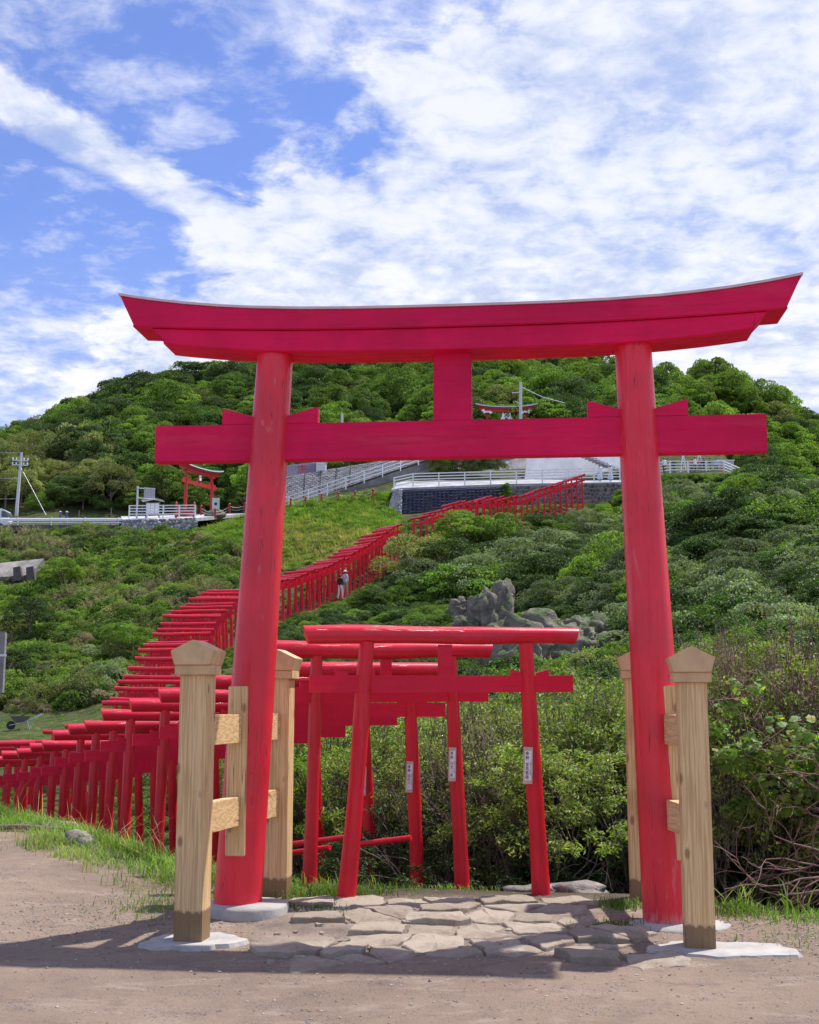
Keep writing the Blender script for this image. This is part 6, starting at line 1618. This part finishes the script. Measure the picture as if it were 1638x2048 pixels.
def person(label, loc, yaw, top, legs, hair=M_HAIR, hat=None, h=1.65, stride=.12, extra=None, skirt=False):
    root = thing('person', label, 'person', loc, yaw); k = h / 1.65
    J = {'pel': (0, 0, .90), 'sp': (0, .01, 1.10), 'ch': (0, .01, 1.30), 'nk': (0, 0, 1.42), 'hd': (0, -.01, 1.50), 'tp': (0, -.01, 1.60), 'ls': (-.16, .01, 1.34), 'rs': (.16, .01, 1.34), 'le': (-.22, .03, 1.10), 're': (.22, .03, 1.10),
         'lh': (-.21, -.06, .88), 'rh': (.21, -.06, .88), 'lf': (-.21, -.09, .80), 'rf': (.21, -.09, .80), 'lp': (-.09, 0, .86), 'rp': (.09, 0, .86), 'lk': (-.10, -stride * .8, .48), 'rk': (.10, stride * .3, .48), 'la': (-.10, -stride, .08), 'ra': (.10, stride, .09), 'lt': (-.11, -stride - .17, .03), 'rt': (.11, stride - .15, .03)}
    Rr = {'pel': .135, 'sp': .12, 'ch': .135, 'nk': .052, 'hd': .088, 'tp': .075, 'ls': .062, 'rs': .062, 'le': .042, 're': .042, 'lh': .03, 'rh': .03, 'lf': .028, 'rf': .028, 'lp': .095, 'rp': .095, 'lk': .062, 'rk': .062, 'la': .042, 'ra': .042, 'lt': .035, 'rt': .035}
    E_ = [('pel', 'sp'), ('sp', 'ch'), ('ch', 'nk'), ('nk', 'hd'), ('hd', 'tp'), ('ch', 'ls'), ('ch', 'rs'), ('ls', 'le'), ('rs', 're'), ('le', 'lh'), ('re', 'rh'), ('lh', 'lf'), ('rh', 'rf'), ('pel', 'lp'), ('pel', 'rp'), ('lp', 'lk'), ('rp', 'rk'), ('lk', 'la'), ('rk', 'ra'), ('la', 'lt'), ('ra', 'rt')]
    ks = list(J); me = bpy.data.meshes.new('body'); me.from_pydata([Vector(J[a]) * k for a in ks], [(ks.index(a), ks.index(b)) for a, b in E_], [])
    o = bpy.data.objects.new('body', me); COL.objects.link(o); md = o.modifiers.new('s', 'SKIN')
    for i, a in enumerate(ks):
        sv = me.skin_vertices[0].data[i]; sv.radius = (Rr[a] * k, Rr[a] * k * (.8 if a in ('ch', 'sp', 'pel') else 1)); sv.use_root = (a == 'pel')
    o.modifiers.new('d', 'SUBSURF').levels = 1
    dg = bpy.context.evaluated_depsgraph_get(); m2 = bpy.data.meshes.new_from_object(o.evaluated_get(dg)); o.modifiers.clear(); o.data = m2
    for mm_ in (M_SKIN, top, legs, M_DARK): m2.materials.append(mm_)
    for p in m2.polygons:
        z, x = p.center.z / k, abs(p.center.x) / k; p.use_smooth = True
        p.material_index = 3 if z < .07 else 2 if (z < .93 and x < .185) else 0 if z > 1.40 or (x > .18 and z < .98) else 1
    o.parent = root
    hd = MB(); ring = []
    def cap(name, mat, r, z0, brim=0):
        bm = bmesh.new(); bmesh.ops.create_uvsphere(bm, u_segments=14, v_segments=8, radius=r * k); 
        for v_ in list(bm.verts):
            if v_.co.z < -.01 * k and v_.co.y < .03: v_.co.z = -.01 * k
        me_ = bpy.data.meshes.new(name); bm.to_mesh(me_); bm.free(); c = link(name, me_, mat, root); c.location = (0, .012, z0 * k)
        for p in me_.polygons: p.use_smooth = True
        if brim: MB().tube([(0, -.01, (z0 - .01) * k), (0, -.01, (z0 + .005) * k)], brim * k, 14).build('hat_brim', mat, root)
    cap('hair', hair, .098, 1.545)
    if hat is not None: cap('hat', hat, .108, 1.575, .17)
    if skirt: MB().tube([(0, 0, .95 * k), (0, 0, .7 * k), (0, .02, .28 * k)], [.14 * k, .2 * k, .27 * k], 14).build('skirt', legs, root)
    return root


W_ = pmat((.75, .75, .75)); BL = pmat((.03, .06, .42)); BK = pmat((.02, .02, .025)); ST_ = pmat((.55, .58, .68)); BE = pmat((.42, .36, .28)); DK = pmat((.05, .06, .10)); PK = pmat((.6, .12, .16)); GY = pmat((.35, .36, .40)); LB = pmat((.45, .55, .72)); TN = pmat((.36, .22, .16))
def foot(px, py, Yd):
    p = at(px, py, Yd); return p
p1, p2 = at(680, 1196, 82.6), at(690, 1190, 83.2); p1.z, p2.z = gz(p1.x, p1.y), gz(p2.x, p2.y)
pp = at(681, 1199, 82.4)
person('person in black top and pale trousers climbing inside the tunnel of small gates', (at(680.5, 1199, 81.4)), 2.6, BK, W_)
person('person in white cap and blue striped shirt climbing beside the one in black', (at(690, 1193, 82.0)), 2.6, ST_, BE, hat=W_, h=1.72)
vsts = [(120, 'person in blue vest and white cap on the road, nearer the leaning pole'), (133, 'person in blue vest and white sun hat on the road, behind the guardrail')]
for i, (px, lab) in enumerate(vsts): person(lab, (at(px, 1046, 116.8).x, 116.8, Zr), PI / 2 * (1 if i else 1.1), BL, GY, hat=W_)
for (px, lab, tp, lg, ht) in ((1200, 'dark-haired person in pale clothes at the terrace railing', W_, LB, None), (1221, 'person in white hat and long pale skirt at the terrace railing', W_, LB, W_)): person(lab, (at(px, 962, 114.5).x, 114.5, at(px, 964, 114.5).z), .2, tp, lg, hat=ht, skirt=True)
for (px, yo, lab, tp, lg, ht, h_) in ((1329, .8, 'person in white shirt at the corner of the platform by the big pillar', W_, DK, None, 1.6), (1367, 1.6, 'person in grey sitting low behind the platform railing', GY, GY, None, 1.25), (1391, 1.0, 'person with dark hair and white top leaning by the white frame', W_, BK, None, 1.68),
                               (1384, 3.0, 'person in pink top behind the white frame', PK, DK, None, 1.6), (1400, 3.2, 'person in tan top standing in the middle of the platform group', TN, BK, None, 1.72), (1409, 2.6, 'person in black standing under the tie beam on the platform', BK, BK, None, 1.7),
                               (1421, 2.2, 'person in navy with raised collar on the platform', DK, DK, None, 1.66), (1433, 1.4, 'person in pale blue shirt near the kiosk', LB, DK, None, 1.62), (1443, .9, 'small child in pink and red at the platform railing by the kiosk', PK, pmat((.5, .05, .03)), None, 1.05), (1348, 2.2, 'person in dark clothes behind the left part of the platform railing', BK, DK, None, 1.5)):
    yo = .35 + yo * .22; person(lab, (at(px, 945, 109.2 + yo).x, 109.2 + yo, zz), random.uniform(-1, 1), tp, lg, hat=ht, h=h_)
